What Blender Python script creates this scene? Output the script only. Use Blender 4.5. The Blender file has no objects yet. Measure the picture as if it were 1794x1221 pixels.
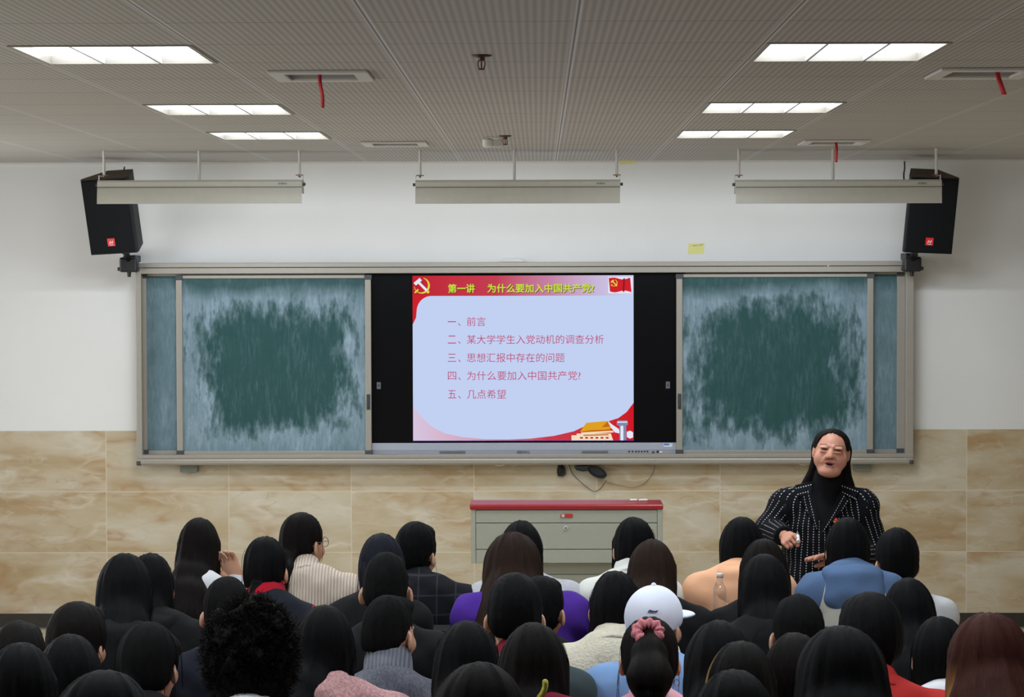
import bpy, math, random
import numpy as np
from mathutils import Vector, Matrix, Euler

random.seed(7)
SC = bpy.context.scene
COL = SC.collection
PI = math.pi

# ---------------------------------------------------------------- camera, view, world
# metres: x right, y towards the front wall (which stands at y = 0), z up, floor at z = 0
F_PX, CAM_D, CAM_Z = 3886.0, 14.3, 2.28
cam_data = bpy.data.cameras.new('camera')
cam = bpy.data.objects.new('camera', cam_data)
COL.objects.link(cam)
cam_data.sensor_fit = 'HORIZONTAL'
cam_data.sensor_width = 36.0
cam_data.lens = F_PX / 1794 * 36.0
cam_data.clip_start, cam_data.clip_end = 0.05, 100
cam.location = (0, -CAM_D, CAM_Z)
cam.matrix_world = (Matrix.Translation((0, -CAM_D, CAM_Z)) @ Matrix.Rotation(math.radians(0.678), 4, 'Z')
                    @ Matrix.Rotation(math.radians(90 - 1.864), 4, 'X') @ Matrix.Rotation(math.radians(-0.15), 4, 'Z'))
SC.camera = cam
SC.view_settings.view_transform = 'Standard'
SC.view_settings.look = 'None'
SC.view_settings.gamma = 1
SC.view_settings.use_curve_mapping = False
SC.view_settings.exposure = 0.0

def lin(c):
    c = c / 255.0
    return c / 12.92 if c <= 0.04045 else ((c + 0.055) / 1.055) ** 2.4
def C(r, g, b):
    return (lin(r), lin(g), lin(b), 1.0)

world = bpy.data.worlds.new('world')
SC.world = world
world.use_nodes = True
world.node_tree.nodes['Background'].inputs[0].default_value = (0.62, 0.78, 1.0, 1)
world.node_tree.nodes['Background'].inputs[1].default_value = 1.0

LAMP_POWER = 26.5        # watts of each lit ceiling fixture
DAYLIGHT = (70.0, 60.0, 60.0)   # watts through each side window
BOARD_LAMP = 9.3        # watts of each lamp over the blackboard
WINDOWS = [(-3.2, -1.4), (-8.0, -6.2), (-11.6, -9.8)]
for i, (ya, yb) in enumerate(WINDOWS):
    ld = bpy.data.lights.new('window_daylight', 'AREA')
    ld.shape, ld.size, ld.size_y = 'RECTANGLE', yb - ya, 1.5
    ld.energy, ld.color = DAYLIGHT[i], (0.94, 0.97, 1.0)
    lo = bpy.data.objects.new('window_daylight', ld)
    COL.objects.link(lo)
    lo.location = (-4.78, (ya + yb) / 2, 1.75)
    lo.rotation_euler = (0, -PI / 2, 0)

# ---------------------------------------------------------------- object helpers
WL = {}
def tag(o, label=None, cat=None, group=None, kind=None):
    if label: o['label'] = label
    if cat: o['category'] = cat
    if group: o['group'] = group
    if kind: o['kind'] = kind
    return o

def thing(name, label, cat, loc=(0, 0, 0), group=None):
    o = bpy.data.objects.new(name, None)
    COL.objects.link(o)
    o.empty_display_size = 0.1
    o.location = loc
    WL[o.name] = Vector(loc)
    return tag(o, label, cat, group)

def link(name, me, parent=None, local=False, loc=None):
    o = bpy.data.objects.new(name, me)
    COL.objects.link(o)
    if parent is not None:
        o.parent = parent
        if not local:
            off = WL.get(parent.name, Vector())
            me.transform(Matrix.Translation(-off))
            WL[o.name] = off
    elif loc is not None:
        me.transform(Matrix.Translation(-Vector(loc)))
        o.location = loc
        WL[o.name] = Vector(loc)
    return o

def np_mesh(name, V, Fq, mats=(), mi=None, smooth=True):
    me = bpy.data.meshes.new(name)
    V = np.asarray(V, np.float32)
    Fq = np.asarray(Fq, np.int32)
    n, k = Fq.shape
    me.vertices.add(len(V)); me.vertices.foreach_set('co', V.ravel())
    me.loops.add(n * k); me.loops.foreach_set('vertex_index', Fq.ravel())
    me.polygons.add(n)
    me.polygons.foreach_set('loop_start', np.arange(0, n * k, k, dtype=np.int32))
    me.polygons.foreach_set('loop_total', np.full(n, k, np.int32))
    for m in mats: me.materials.append(m)
    if mi is not None: me.polygons.foreach_set('material_index', np.asarray(mi, np.int32))
    me.polygons.foreach_set('use_smooth', np.full(n, smooth, bool))
    me.update(calc_edges=True)
    return me

class MB:
    """collects shapes and links them as ONE mesh object"""
    def __init__(s): s.v, s.f, s.m, s.sm = [], [], [], []
    def add(s, vs, fs, m=0, smooth=False, M=None):
        o = len(s.v)
        for p in vs:
            p = Vector(p)
            s.v.append(M @ p if M else p)
        for f in fs:
            s.f.append([i + o for i in f]); s.m.append(m); s.sm.append(smooth)
        return s
    def box(s, a, b, m=0, M=None):
        (x0, y0, z0), (x1, y1, z1) = a, b
        vs = [(x0,y0,z0),(x1,y0,z0),(x1,y1,z0),(x0,y1,z0),(x0,y0,z1),(x1,y0,z1),(x1,y1,z1),(x0,y1,z1)]
        return s.add(vs, [(0,3,2,1),(4,5,6,7),(0,1,5,4),(1,2,6,5),(2,3,7,6),(3,0,4,7)], m, False, M)
    def prism(s, pts, a, b, axis='y', m=0, M=None, smooth=False):
        """2D outline (counter-clockwise) swept between a and b along an axis"""
        n = len(pts)
        def p3(p, t):
            if axis == 'y': return (p[0], t, p[1])
            if axis == 'x': return (t, p[0], p[1])
            return (p[0], p[1], t)
        vs = [p3(p, a) for p in pts] + [p3(p, b) for p in pts]
        fs = [tuple(range(n)), tuple(range(2*n-1, n-1, -1))] + [(i, i+n, (i+1) % n+n, (i+1) % n) for i in range(n)]
        return s.add(vs, fs, m, smooth, M)
    def cyl(s, p, q, r, r2=None, n=16, m=0, M=None, cap=True):
        p, q = Vector(p), Vector(q); r2 = r if r2 is None else r2
        d = (q - p).normalized()
        u = d.orthogonal().normalized(); w = d.cross(u)
        vs = [p + (u*math.cos(2*PI*i/n) + w*math.sin(2*PI*i/n))*r for i in range(n)]
        vs += [q + (u*math.cos(2*PI*i/n) + w*math.sin(2*PI*i/n))*r2 for i in range(n)]
        s.add(vs, [(i, (i+1) % n, (i+1) % n+n, i+n) for i in range(n)], m, True, M)
        if cap:
            s.add(vs, [tuple(range(n-1, -1, -1)), tuple(range(n, 2*n))], m, False, M)
        return s
    def lathe(s, prof, c=(0,0,0), n=24, m=0, M=None):
        vs, fs = [], []
        for r, z in prof:
            for i in range(n):
                a = 2*PI*i/n
                vs.append((c[0]+r*math.cos(a), c[1]+r*math.sin(a), c[2]+z))
        for j in range(len(prof)-1):
            for i in range(n):
                fs.append((j*n+i, j*n+(i+1) % n, (j+1)*n+(i+1) % n, (j+1)*n+i))
        return s.add(vs, fs, m, True, M)
    def tube(s, pts, r, n=8, m=0, M=None):
        pts = [Vector(p) for p in pts]
        rs = r if isinstance(r, (list, tuple)) else [r]*len(pts)
        u = None; vs = []
        for i, p in enumerate(pts):
            d = (pts[min(i+1, len(pts)-1)] - pts[max(i-1, 0)]).normalized()
            u = d.orthogonal().normalized() if u is None else (u - d*u.dot(d)).normalized()
            w = d.cross(u)
            vs += [p + (u*math.cos(2*PI*k/n) + w*math.sin(2*PI*k/n))*rs[i] for k in range(n)]
        fs = []
        for i in range(len(pts)-1):
            for k in range(n):
                fs.append((i*n+k, i*n+(k+1) % n, (i+1)*n+(k+1) % n, (i+1)*n+k))
        fs += [tuple(range(n-1, -1, -1)), tuple(range((len(pts)-1)*n, len(pts)*n))]
        return s.add(vs, fs, m, True, M)
    def flat(s, pts, y, m=0):
        """flat outline in the x-z plane facing the room (-y)"""
        return s.add([(p[0], y, p[1]) for p in pts], [tuple(range(len(pts)))], m)
    def build(s, name, mats, parent=None, local=False, bevel=0, loc=None, seg=2):
        me = bpy.data.meshes.new(name)
        me.from_pydata([tuple(v) for v in s.v], [], s.f)
        mats = mats if isinstance(mats, (list, tuple)) else [mats]
        for m in mats: me.materials.append(m)
        me.polygons.foreach_set('material_index', s.m)
        me.polygons.foreach_set('use_smooth', s.sm)
        me.update()
        o = link(name, me, parent, local, loc)
        if bevel:
            b = o.modifiers.new('bevel', 'BEVEL'); b.width = bevel; b.segments = seg
            b.limit_method = 'ANGLE'; b.angle_limit = math.radians(40)
        return o

def curve(pts, n=8):
    """smooth line through points (Catmull-Rom)"""
    P = [Vector(p) for p in pts]; P = [P[0]*2-P[1]] + P + [P[-1]*2-P[-2]]
    out = []
    for i in range(1, len(P)-2):
        for k in range(n):
            t = k/n; a, b, c, d = P[i-1:i+3]
            out.append(0.5*((2*b)+(c-a)*t+(2*a-5*b+4*c-d)*t*t+(3*b-a-3*c+d)*t**3))
    out.append(P[-2]); return out

# ---------------------------------------------------------------- materials
def nm(name):
    m = bpy.data.materials.new(name); m.use_nodes = True
    nt = m.node_tree
    return m, nt, nt.nodes['Principled BSDF']
def N(nt, typ, **kw):
    n = nt.nodes.new(typ)
    for k, v in kw.items():
        if k.startswith('i_'):
            key = k[2:]; n.inputs[int(key) if key.isdigit() else key].default_value = v
        else: setattr(n, k, v)
    return n
def math_n(nt, op, a, b=None, clamp=False):
    n = nt.nodes.new('ShaderNodeMath'); n.operation = op; n.use_clamp = clamp
    for i, v in enumerate((a, b)):
        if v is None: continue
        if isinstance(v, (int, float)): n.inputs[i].default_value = v
        else: nt.links.new(v, n.inputs[i])
    return n.outputs[0]
def mix_n(nt, fac, a, b, mode='MIX'):
    n = nt.nodes.new('ShaderNodeMix'); n.data_type = 'RGBA'; n.blend_type = mode
    for i, v in ((0, fac), (6, a), (7, b)):
        if isinstance(v, (int, float, tuple)): n.inputs[i].default_value = v
        else: nt.links.new(v, n.inputs[i])
    return n.outputs[2]
def ramp_n(nt, fac, stops):
    n = nt.nodes.new('ShaderNodeValToRGB')
    e = n.color_ramp.elements
    while len(e) < len(stops): e.new(0.5)
    for i, (p, c) in enumerate(stops):
        e[i].position = p; e[i].color = c if isinstance(c, tuple) else (c, c, c, 1)
    nt.links.new(fac, n.inputs[0]); return n.outputs[0]
def noise_n(nt, vec, scale, detail=4, rough=0.5, dist=0.0):
    n = N(nt, 'ShaderNodeTexNoise', i_Scale=scale, i_Detail=detail, i_Roughness=rough, i_Distortion=dist)
    if vec is not None: nt.links.new(vec, n.inputs['Vector'])
    return n.outputs['Fac']
def coords(nt, kind='Object', scale=None, loc=None):
    t = nt.nodes.new('ShaderNodeTexCoord').outputs[kind]
    if scale or loc:
        mp = nt.nodes.new('ShaderNodeMapping'); nt.links.new(t, mp.inputs[0])
        if scale: mp.inputs['Scale'].default_value = scale
        if loc: mp.inputs['Location'].default_value = loc
        t = mp.outputs[0]
    return t
def bump_n(nt, bsdf, h, strength=0.3, dist=0.01):
    b = N(nt, 'ShaderNodeBump', i_Strength=strength, i_Distance=dist)
    nt.links.new(h, b.inputs['Height']); nt.links.new(b.outputs[0], bsdf.inputs['Normal'])
_cache = {}
def plain(name, col, rough=0.5, metal=0.0, var=0.06, scale=20, spec=0.5, bump=0.0):
    """a painted / plastic / metal surface with a little procedural unevenness"""
    if name in _cache: return _cache[name]
    m, nt, b = nm(name)
    f = noise_n(nt, coords(nt), scale, 5)
    lo = tuple(c*(1-var) for c in col[:3])+(1,); hi = tuple(min(1, c*(1+var)) for c in col[:3])+(1,)
    nt.links.new(mix_n(nt, f, lo, hi), b.inputs['Base Color'])
    b.inputs['Roughness'].default_value = rough; b.inputs['Metallic'].default_value = metal
    b.inputs['Specular IOR Level'].default_value = spec
    if bump: bump_n(nt, b, f, bump, 0.002)
    _cache[name] = m
    return m
def glow(name, col, strength=1.0):
    if name in _cache: return _cache[name]
    m, nt, b = nm(name)
    nt.nodes.remove(b)
    e = N(nt, 'ShaderNodeEmission', i_Color=col, i_Strength=strength)
    nt.links.new(e.outputs[0], nt.nodes['Material Output'].inputs[0])
    _cache[name] = m
    return m

def U(px, Z): return (px - 943.0) * Z / F_PX                        # photo column -> metres, at distance Z from the camera
def W(py, Z, px=943.0): return CAM_Z - (py - 484.0 + (px - 897) * 0.0026) * Z / F_PX   # photo row -> height
# ---------------------------------------------------------------- the room
CEIL = 3.02
XL, XR, YB = -4.7, 4.7, -16.5

def mat_wall():
    m, nt, b = nm('white_wall_paint')
    f = noise_n(nt, coords(nt), 2.0, 6)
    g = noise_n(nt, coords(nt), 160, 3)
    nt.links.new(mix_n(nt, f, C(218, 217, 214), C(228, 227, 225)), b.inputs['Base Color'])
    b.inputs['Roughness'].default_value = 0.75
    bump_n(nt, b, g, 0.12, 0.002)
    return m
def mat_tiles():
    m, nt, b = nm('marble_wall_tiles')
    TW, TH, X0, Z0 = 0.7935, 0.3955, -2.797, 0.103
    sep = N(nt, 'ShaderNodeSeparateXYZ'); nt.links.new(coords(nt), sep.inputs[0])
    u = math_n(nt, 'DIVIDE', math_n(nt, 'SUBTRACT', sep.outputs[0], X0), TW)
    v = math_n(nt, 'DIVIDE', math_n(nt, 'SUBTRACT', sep.outputs[2], Z0), TH)
    iu, iv = math_n(nt, 'FLOOR', u), math_n(nt, 'FLOOR', v)
    fu, fv = math_n(nt, 'FRACT', u), math_n(nt, 'FRACT', v)
    wn = N(nt, 'ShaderNodeTexWhiteNoise', noise_dimensions='2D')
    cb = N(nt, 'ShaderNodeCombineXYZ'); nt.links.new(iu, cb.inputs[0]); nt.links.new(iv, cb.inputs[1])
    nt.links.new(cb.outputs[0], wn.inputs['Vector'])
    # every tile shows its own cut of the stone
    pv = N(nt, 'ShaderNodeCombineXYZ')
    nt.links.new(math_n(nt, 'ADD', math_n(nt, 'MULTIPLY', fu, TW), math_n(nt, 'MULTIPLY', iu, 3.1)), pv.inputs[0])
    nt.links.new(math_n(nt, 'ADD', math_n(nt, 'MULTIPLY', fv, TH), math_n(nt, 'MULTIPLY', iu, 1.7)), pv.inputs[2])
    nt.links.new(math_n(nt, 'MULTIPLY', iv, 5.3), pv.inputs[1])
    mp = N(nt, 'ShaderNodeMapping'); nt.links.new(pv.outputs[0], mp.inputs[0])
    mp.inputs['Rotation'].default_value = (0, math.radians(-40), 0)
    mp.inputs['Scale'].default_value = (.75, 1.0, 2.1)
    p = mp.outputs[0]
    big = noise_n(nt, p, 2.2, 4, 0.55, .25)
    fine = noise_n(nt, p, 11, 5, 0.6, .2)
    base = ramp_n(nt, big, [(0.30, C(168, 143, 107)), (0.42, C(182, 164, 133)), (0.52, C(190, 177, 152)), (0.68, C(201, 193, 175))])
    base = mix_n(nt, math_n(nt, 'MULTIPLY', fine, .35), base, C(176, 157, 125))
    def veins(sc, mid, wd, dist, col, k, base, gate):
        v = noise_n(nt, p, sc, 3, .5, dist)
        a_ = math_n(nt, 'ABSOLUTE', math_n(nt, 'SUBTRACT', v, mid))
        g_ = ramp_n(nt, noise_n(nt, p, gate, 3), [(.44, 0.0), (.62, 1.0)])
        return mix_n(nt, math_n(nt, 'MULTIPLY', g_, ramp_n(nt, a_, [(0.0, k), (wd*.35, k*.55), (wd, 0.0)])), base, col)
    base = veins(1.7, .5, .075, .3, C(164, 126, 80), .7, base, 1.9)
    base = veins(2.3, .46, .05, .35, C(212, 204, 188), .55, base, 2.6)
    base = veins(4.5, .5, .03, .4, C(208, 199, 182), .35, base, 3.3)
    base = veins(3.4, .55, .02, .4, C(150, 114, 76), .28, base, 2.9)
    def edge(fr, w):
        return math_n(nt, 'MINIMUM', fr, math_n(nt, 'SUBTRACT', 1.0, fr))
    j = math_n(nt, 'MINIMUM', math_n(nt, 'MULTIPLY', edge(fu, 0), TW), math_n(nt, 'MULTIPLY', edge(fv, 0), TH))
    jm = ramp_n(nt, j, [(0.0022, .8), (0.004, 0.0)])
    nt.links.new(mix_n(nt, jm, base, C(214, 204, 184)), b.inputs['Base Color'])
    b.inputs['Roughness'].default_value = 0.42
    b.inputs['Specular IOR Level'].default_value = 0.35
    return m
def mat_ceiling():
    m, nt, b = nm('ribbed_ceiling_panels')
    sep = N(nt, 'ShaderNodeSeparateXYZ'); nt.links.new(coords(nt), sep.inputs[0])
    P = 0.6055
    u = math_n(nt, 'DIVIDE', math_n(nt, 'SUBTRACT', sep.outputs[0], 0.115), P)
    v = math_n(nt, 'DIVIDE', math_n(nt, 'ADD', sep.outputs[1], 0.56), 0.6055)
    fu, fv = math_n(nt, 'FRACT', u), math_n(nt, 'FRACT', v)
    eu = math_n(nt, 'MINIMUM', fu, math_n(nt, 'SUBTRACT', 1.0, fu))
    ev = math_n(nt, 'MINIMUM', fv, math_n(nt, 'SUBTRACT', 1.0, fv))
    st = math_n(nt, 'SINE', math_n(nt, 'MULTIPLY', fu, 2*PI*26))
    st01 = math_n(nt, 'ADD', math_n(nt, 'MULTIPLY', st, 0.5), 0.5)
    col = mix_n(nt, st01, C(160, 156, 151), C(188, 184, 179))
    wn = N(nt, 'ShaderNodeTexWhiteNoise', noise_dimensions='2D')
    cb = N(nt, 'ShaderNodeCombineXYZ')
    nt.links.new(math_n(nt, 'FLOOR', u), cb.inputs[0]); nt.links.new(math_n(nt, 'FLOOR', v), cb.inputs[1])
    nt.links.new(cb.outputs[0], wn.inputs['Vector'])
    col = mix_n(nt, math_n(nt, 'MULTIPLY', wn.outputs[0], 0.10), col, C(152, 150, 148))
    gv = ramp_n(nt, ev, [(0.006, 0.6), (0.014, 0.0)])
    col = mix_n(nt, gv, col, C(95, 90, 88))
    lip = ramp_n(nt, eu, [(0.014, 0.8), (0.02, 0.0)])
    col = mix_n(nt, lip, col, C(214, 214, 216))
    gu = ramp_n(nt, eu, [(0.0025, 0.9), (0.006, 0.0)])
    col = mix_n(nt, gu, col, C(70, 66, 66))
    nt.links.new(col, b.inputs['Base Color'])
    b.inputs['Roughness'].default_value = 0.6
    b.inputs['Specular IOR Level'].default_value = 0.25
    h = math_n(nt, 'SUBTRACT', math_n(nt, 'MULTIPLY', st01, 0.25), math_n(nt, 'MAXIMUM', gu, gv))
    bump_n(nt, b, h, 0.25, 0.003)
    return m
M_WALL, M_TILE, M_CEIL = mat_wall(), mat_tiles(), mat_ceiling()
M_FLOOR = plain('pale_floor_tile', C(196, 184, 160), 0.35, 0, 0.1, 3)
M_BASE = plain('dark_baseboard_stone', C(48, 44, 42), 0.3, 0, 0.35, 9)
M_ALU = plain('anodised_aluminium', C(158, 152, 142), 0.42, 0.35, 0.05, 60)
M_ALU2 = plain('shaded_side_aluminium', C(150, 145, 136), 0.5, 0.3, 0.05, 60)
M_DARK = plain('dark_grey_plastic', C(62, 64, 66), 0.5)
M_BLACK = plain('black_plastic', C(22, 22, 24), 0.45)
M_WHITE = plain('white_enamel', C(214, 212, 206), 0.45)

def structure(o): return tag(o, kind='structure')
structure(MB().box((XL-.2, YB-.2, -.1), (XR+.2, .2, 0)).build('floor', M_FLOOR))
# ceiling with an opening for every recessed lamp
COLS = [(-1.7015, -1.096), (0.7205, 1.326)]
LAMP_ROWS = [3, 6, 10, 13]
def rowy(k): return -(0.56 + 0.6055*k)
cb_ = MB()
VENTS = [(-0.79, -1.985), (-0.79, -6.16), (1.635, -1.985), (1.62, -6.16)]
holes = [(c0+.012, rowy(k+1)+.012, c1-.012, rowy(k)-.012) for k in LAMP_ROWS for c0, c1 in COLS]
holes += [(x-.15, y-.15, x+.15, y+.15) for x, y in VENTS]
ys = sorted({YB, 0.0} | {h[1] for h in holes} | {h[3] for h in holes})
for ya, yb in zip(ys[:-1], ys[1:]):
    ym = (ya+yb)/2
    xs = sorted([(h[0], h[2]) for h in holes if h[1] < ym < h[3]])
    x = XL
    for a, b in xs + [(XR, XR)]:
        cb_.box((x, ya, CEIL), (a, yb, CEIL+.08)); x = b
structure(cb_.build('ceiling', M_CEIL))
structure(MB().box((XL-.2, YB-.2, CEIL+.16), (XR+.2, .2, CEIL+.26)).build('ceiling_slab', M_WALL))
structure(MB().box((XL-.2, 0, 0), (XR+.2, .2, CEIL+.16)).build('wall_front', M_WALL))
structure(MB().box((XR, YB-.2, 0), (XR+.2, .0, CEIL+.16)).build('wall_right', M_WALL))
structure(MB().box((XL-.2, YB-.2, 0), (XR, YB, CEIL+.16)).build('wall_back', M_WALL))
wl = MB().box((XL-.2, YB, 0), (XL, 0, 1.0)).box((XL-.2, YB, 2.5), (XL, 0, CEIL+.16))
edges = [YB] + [e for w in sorted(WINDOWS) for e in w] + [0]
for a, b in zip(edges[::2], edges[1::2]): wl.box((XL-.2, a, 1.0), (XL, b, 2.5))
structure(wl.build('wall_left', M_WALL))
m_glass, nt, b_ = nm('window_pane_glass')
tr, gl = N(nt, 'ShaderNodeBsdfTransparent'), N(nt, 'ShaderNodeBsdfGlossy', i_Roughness=0.02)
mx = N(nt, 'ShaderNodeMixShader', i_0=0.06)
nt.links.new(tr.outputs[0], mx.inputs[1]); nt.links.new(gl.outputs[0], mx.inputs[2])
nt.links.new(mx.outputs[0], nt.nodes['Material Output'].inputs[0])
for i, (a, b) in enumerate(WINDOWS):
    w = MB()
    for ya, yb in ((a, a+.05), ((a+b)/2-.025, (a+b)/2+.025), (b-.05, b)): w.box((XL-.09, ya, 1.0), (XL-.04, yb, 2.5))
    w.box((XL-.09, a, 1.0), (XL-.04, b, 1.05)); w.box((XL-.09, a, 2.45), (XL-.04, b, 2.5))
    o = structure(w.build('window_%d' % (i+1), M_WHITE, loc=(XL-.06, (a+b)/2, 1.0)))
    MB().box((XL-.067, a+.05, 1.05), (XL-.063, b-.05, 2.45)).build('pane', m_glass, o)
structure(MB().box((XL, -.016, .103), (XR, 0, 1.288)).build('trim_1', M_TILE))
structure(MB().box((XL, -.022, .012), (XR, 0, .103)).build('baseboard_front', M_BASE))
structure(MB().box((XL, -.02, CEIL-.012), (XR, 0, CEIL)).build('trim_2', M_WHITE))
structure(MB().box((XR-.016, YB, .103), (XR, -.03, 1.288)).build('trim_3', plain('tan_side_tiles', C(186, 158, 112), .5)))
structure(MB().box((XL, YB, .103), (XL+.016, -.03, .98)).build('trim_4', plain('tan_side_tiles', C(186, 158, 112), .5)))

# ---------------------------------------------------------------- recessed ceiling lamps
M_LAMP = glow('lit_lamp_diffuser', (0.90, 0.95, 1.0, 1), 9.0)
M_REFL = plain('lamp_reflector', C(225, 228, 235), 0.3, 0.2)
SIDE = ['left', 'right']
ROWNAME = ['nearest the blackboard', 'second from the blackboard', 'third from the blackboard', 'cut by the top of the photo']
def ceiling_lamp(c0, c1, k, lab):
    a, b = rowy(k+1)+.008, rowy(k)-.008
    c0, c1 = c0+.008, c1-.008
    t = thing('ceiling_light', lab, 'ceiling light', ((c0+c1)/2, (a+b)/2, CEIL), 'recessed square ceiling lights')
    fr = MB()
    w = .014
    for x0, y0, x1, y1 in ((c0, a, c1, a+w), (c0, b-w, c1, b), (c0, a+w, c0+w, b-w), (c1-w, a+w, c1, b-w)):
        fr.box((x0, y0, CEIL-.004), (x1, y1, CEIL+.05))
    fr.build('frame', M_ALU, t)
    MB().box((c0+w, a+w, CEIL+.045), (c1-w, b-w, CEIL+.05)).build('diffuser', M_LAMP, t)
    n = 3
    for i in (1, 2):
        x = c0 + (c1-c0)*i/n
        MB().box((x-.005, a+w, CEIL-.003), (x+.005, b-w, CEIL+.045)).build('divider', M_REFL, t)
    lv = MB()
    for j in range(1, 6):
        y = a + (b-a)*j/6
        lv.box((c0+w, y-.0012, CEIL+.016), (c1-w, y+.0012, CEIL+.040))
    lv.build('louvre', M_REFL, t)
    ld = bpy.data.lights.new('lamp_light', 'AREA')
    ld.shape, ld.size, ld.size_y, ld.energy, ld.color = 'RECTANGLE', c1-c0-.03, b-a-.03, LAMP_POWER, (0.86, 0.94, 1.0)
    lo = bpy.data.objects.new('lamp_light', ld)
    COL.objects.link(lo); lo.parent = t; lo.location = (0, 0, -.006)
for r, k in enumerate(LAMP_ROWS):
    for s, (c0, c1) in enumerate(COLS):
        ceiling_lamp(c0, c1, k, 'lit square ceiling light in the %s column, %s' % (SIDE[s], ROWNAME[r]))

# ---------------------------------------------------------------- air vents with red ribbons
M_VENT = plain('vent_white_metal', C(205, 202, 198), 0.4)
M_VIN = plain('vent_inside', C(70, 68, 68), 0.7)
M_RIB = plain('red_ribbon_cloth', C(176, 24, 34), 0.6)
VL = ['white ceiling air vent left of the middle near the front wall, without a ribbon',
      'white slatted ceiling air vent at the upper left with a red ribbon tied to it',
      'white ceiling air vent above the right blackboard lamp with a short red ribbon',
      'dull ceiling air vent at the top right edge with a slanting red ribbon']
for i, (x, y) in enumerate(VENTS):
    t = thing('ceiling_vent', VL[i], 'air vent', (x, y, CEIL), 'ceiling air vents')
    f = MB()
    for a, b in (((-.18, -.18), (.18, -.125)), ((-.18, .125), (.18, .18)), ((-.18, -.125), (-.125, .125)), ((.125, -.125), (.18, .125))):
        f.box((x+a[0], y+a[1], CEIL-.012), (x+b[0], y+b[1], CEIL))
    f.build('frame', M_VENT, t, bevel=.004)
    MB().box((x-.145, y-.145, CEIL+.02), (x+.145, y+.145, CEIL+.03)).build('backing', M_VIN, t)
    for k in range(9):
        yy = y-.112+.028*k
        MB().add([(x-.125, yy-.008, CEIL-.004), (x+.125, yy-.008, CEIL-.004), (x+.125, yy+.006, CEIL+.016), (x-.125, yy+.006, CEIL+.016),
                  (x-.125, yy-.006, CEIL-.004), (x+.125, yy-.006, CEIL-.004), (x+.125, yy+.008, CEIL+.016), (x-.125, yy+.008, CEIL+.016)],
                 [(0,1,2,3), (7,6,5,4), (0,4,5,1), (3,2,6,7), (0,3,7,4), (1,5,6,2)]).build('slat', M_VENT, t)
def ribbon(pts, w, lab):
    c = curve(pts, 6); m = MB(); vs = []
    for i, p in enumerate(c):
        a = .25*math.sin(i*.5)
        d = Vector((math.cos(a), math.sin(a), 0))*w
        n_ = Vector((-math.sin(a), math.cos(a), 0))*.001
        vs += [p-d-n_, p+d-n_, p+d+n_, p-d+n_]
    fs = []
    for i in range(len(c)-1):
        o = i*4
        for k in range(4): fs.append((o+k, o+(k+1) % 4, o+4+(k+1) % 4, o+4+k))
    fs += [(3, 2, 1, 0), tuple(range(len(vs)-4, len(vs)))]
    m.add(vs, fs, 0, True)
    tag(m.build('ribbon', M_RIB, loc=pts[0]), lab, 'ribbon', 'red ribbons hanging from the ceiling vents')
ribbon([(-.79, -6.24, CEIL-.003), (-.788, -6.245, CEIL-.04), (-.780, -6.245, CEIL-.085), (-.780, -6.245, CEIL-.128)], .0065, 'red ribbon hanging straight from the upper left ceiling vent')
ribbon([(1.64, -2.04, CEIL-.003), (1.643, -2.05, CEIL-.04), (1.641, -2.05, CEIL-.118)], .0075, 'red ribbon hanging above the right blackboard lamp')
ribbon([(1.665, -6.21, CEIL-.003), (1.676, -6.21, CEIL-.04), (1.692, -6.21, CEIL-.086)], .009, 'red ribbon slanting from the vent at the top right edge')

# ---------------------------------------------------------------- sprinklers and detector
M_BRASS = plain('dull_bronze', C(92, 72, 64), 0.35, 0.7)
def sprinkler(x, y, lab):
    t = thing('sprinkler', lab, 'sprinkler', (x, y, CEIL), 'ceiling sprinkler heads')
    MB().lathe([(0, 0), (.034, 0), (.034, -.004), (.02, -.008), (0, -.009)], (x, y, CEIL)).build('escutcheon', M_BRASS, t)
    b = MB().lathe([(.012, -.006), (.013, -.016), (.008, -.02), (0, -.02)], (x, y, CEIL))
    b.tube(curve([(x-.009, y, CEIL-.016), (x-.012, y, CEIL-.03), (x-.008, y, CEIL-.044), (x, y, CEIL-.047)], 4), .0022)
    b.tube(curve([(x+.009, y, CEIL-.016), (x+.012, y, CEIL-.03), (x+.008, y, CEIL-.044), (x, y, CEIL-.047)], 4), .0022)
    b.build('frame', M_BRASS, t)
    MB().cyl((x, y, CEIL-.02), (x, y, CEIL-.046), .0026, n=8).build('glass_bulb', plain('red_glass_bulb', C(150, 30, 30), .2), t)
    MB().lathe([(0, -.045), (.012, -.047), (.013, -.049), (0, -.05)], (x, y, CEIL)).build('deflector', M_BRASS, t)
sprinkler(-.188, -6.85, 'larger bronze sprinkler head at the top middle of the ceiling')
sprinkler(-.172, -2.6, 'small bronze sprinkler head near the front wall beside a white box')
t = thing('presence_detector', 'small white box on the ceiling beside the far sprinkler', 'detector', (-.23, -2.42, CEIL))
MB().lathe([(0, 0), (.05, 0), (.05, -.006), (.03, -.012), (0, -.012)], (-.225, -2.42, CEIL)).build('base', M_WHITE, t)
MB().box((-.25, -2.45, CEIL-.05), (-.19, -2.38, CEIL-.01)).build('housing', plain('pale_grey_plastic', C(196, 196, 194), .5), t, bevel=.006)
MB().lathe([(.0, -.055), (.02, -.052), (.028, -.04), (.028, -.012)], (-.268, -2.44, CEIL)).build('dome', M_WHITE, t)
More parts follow.
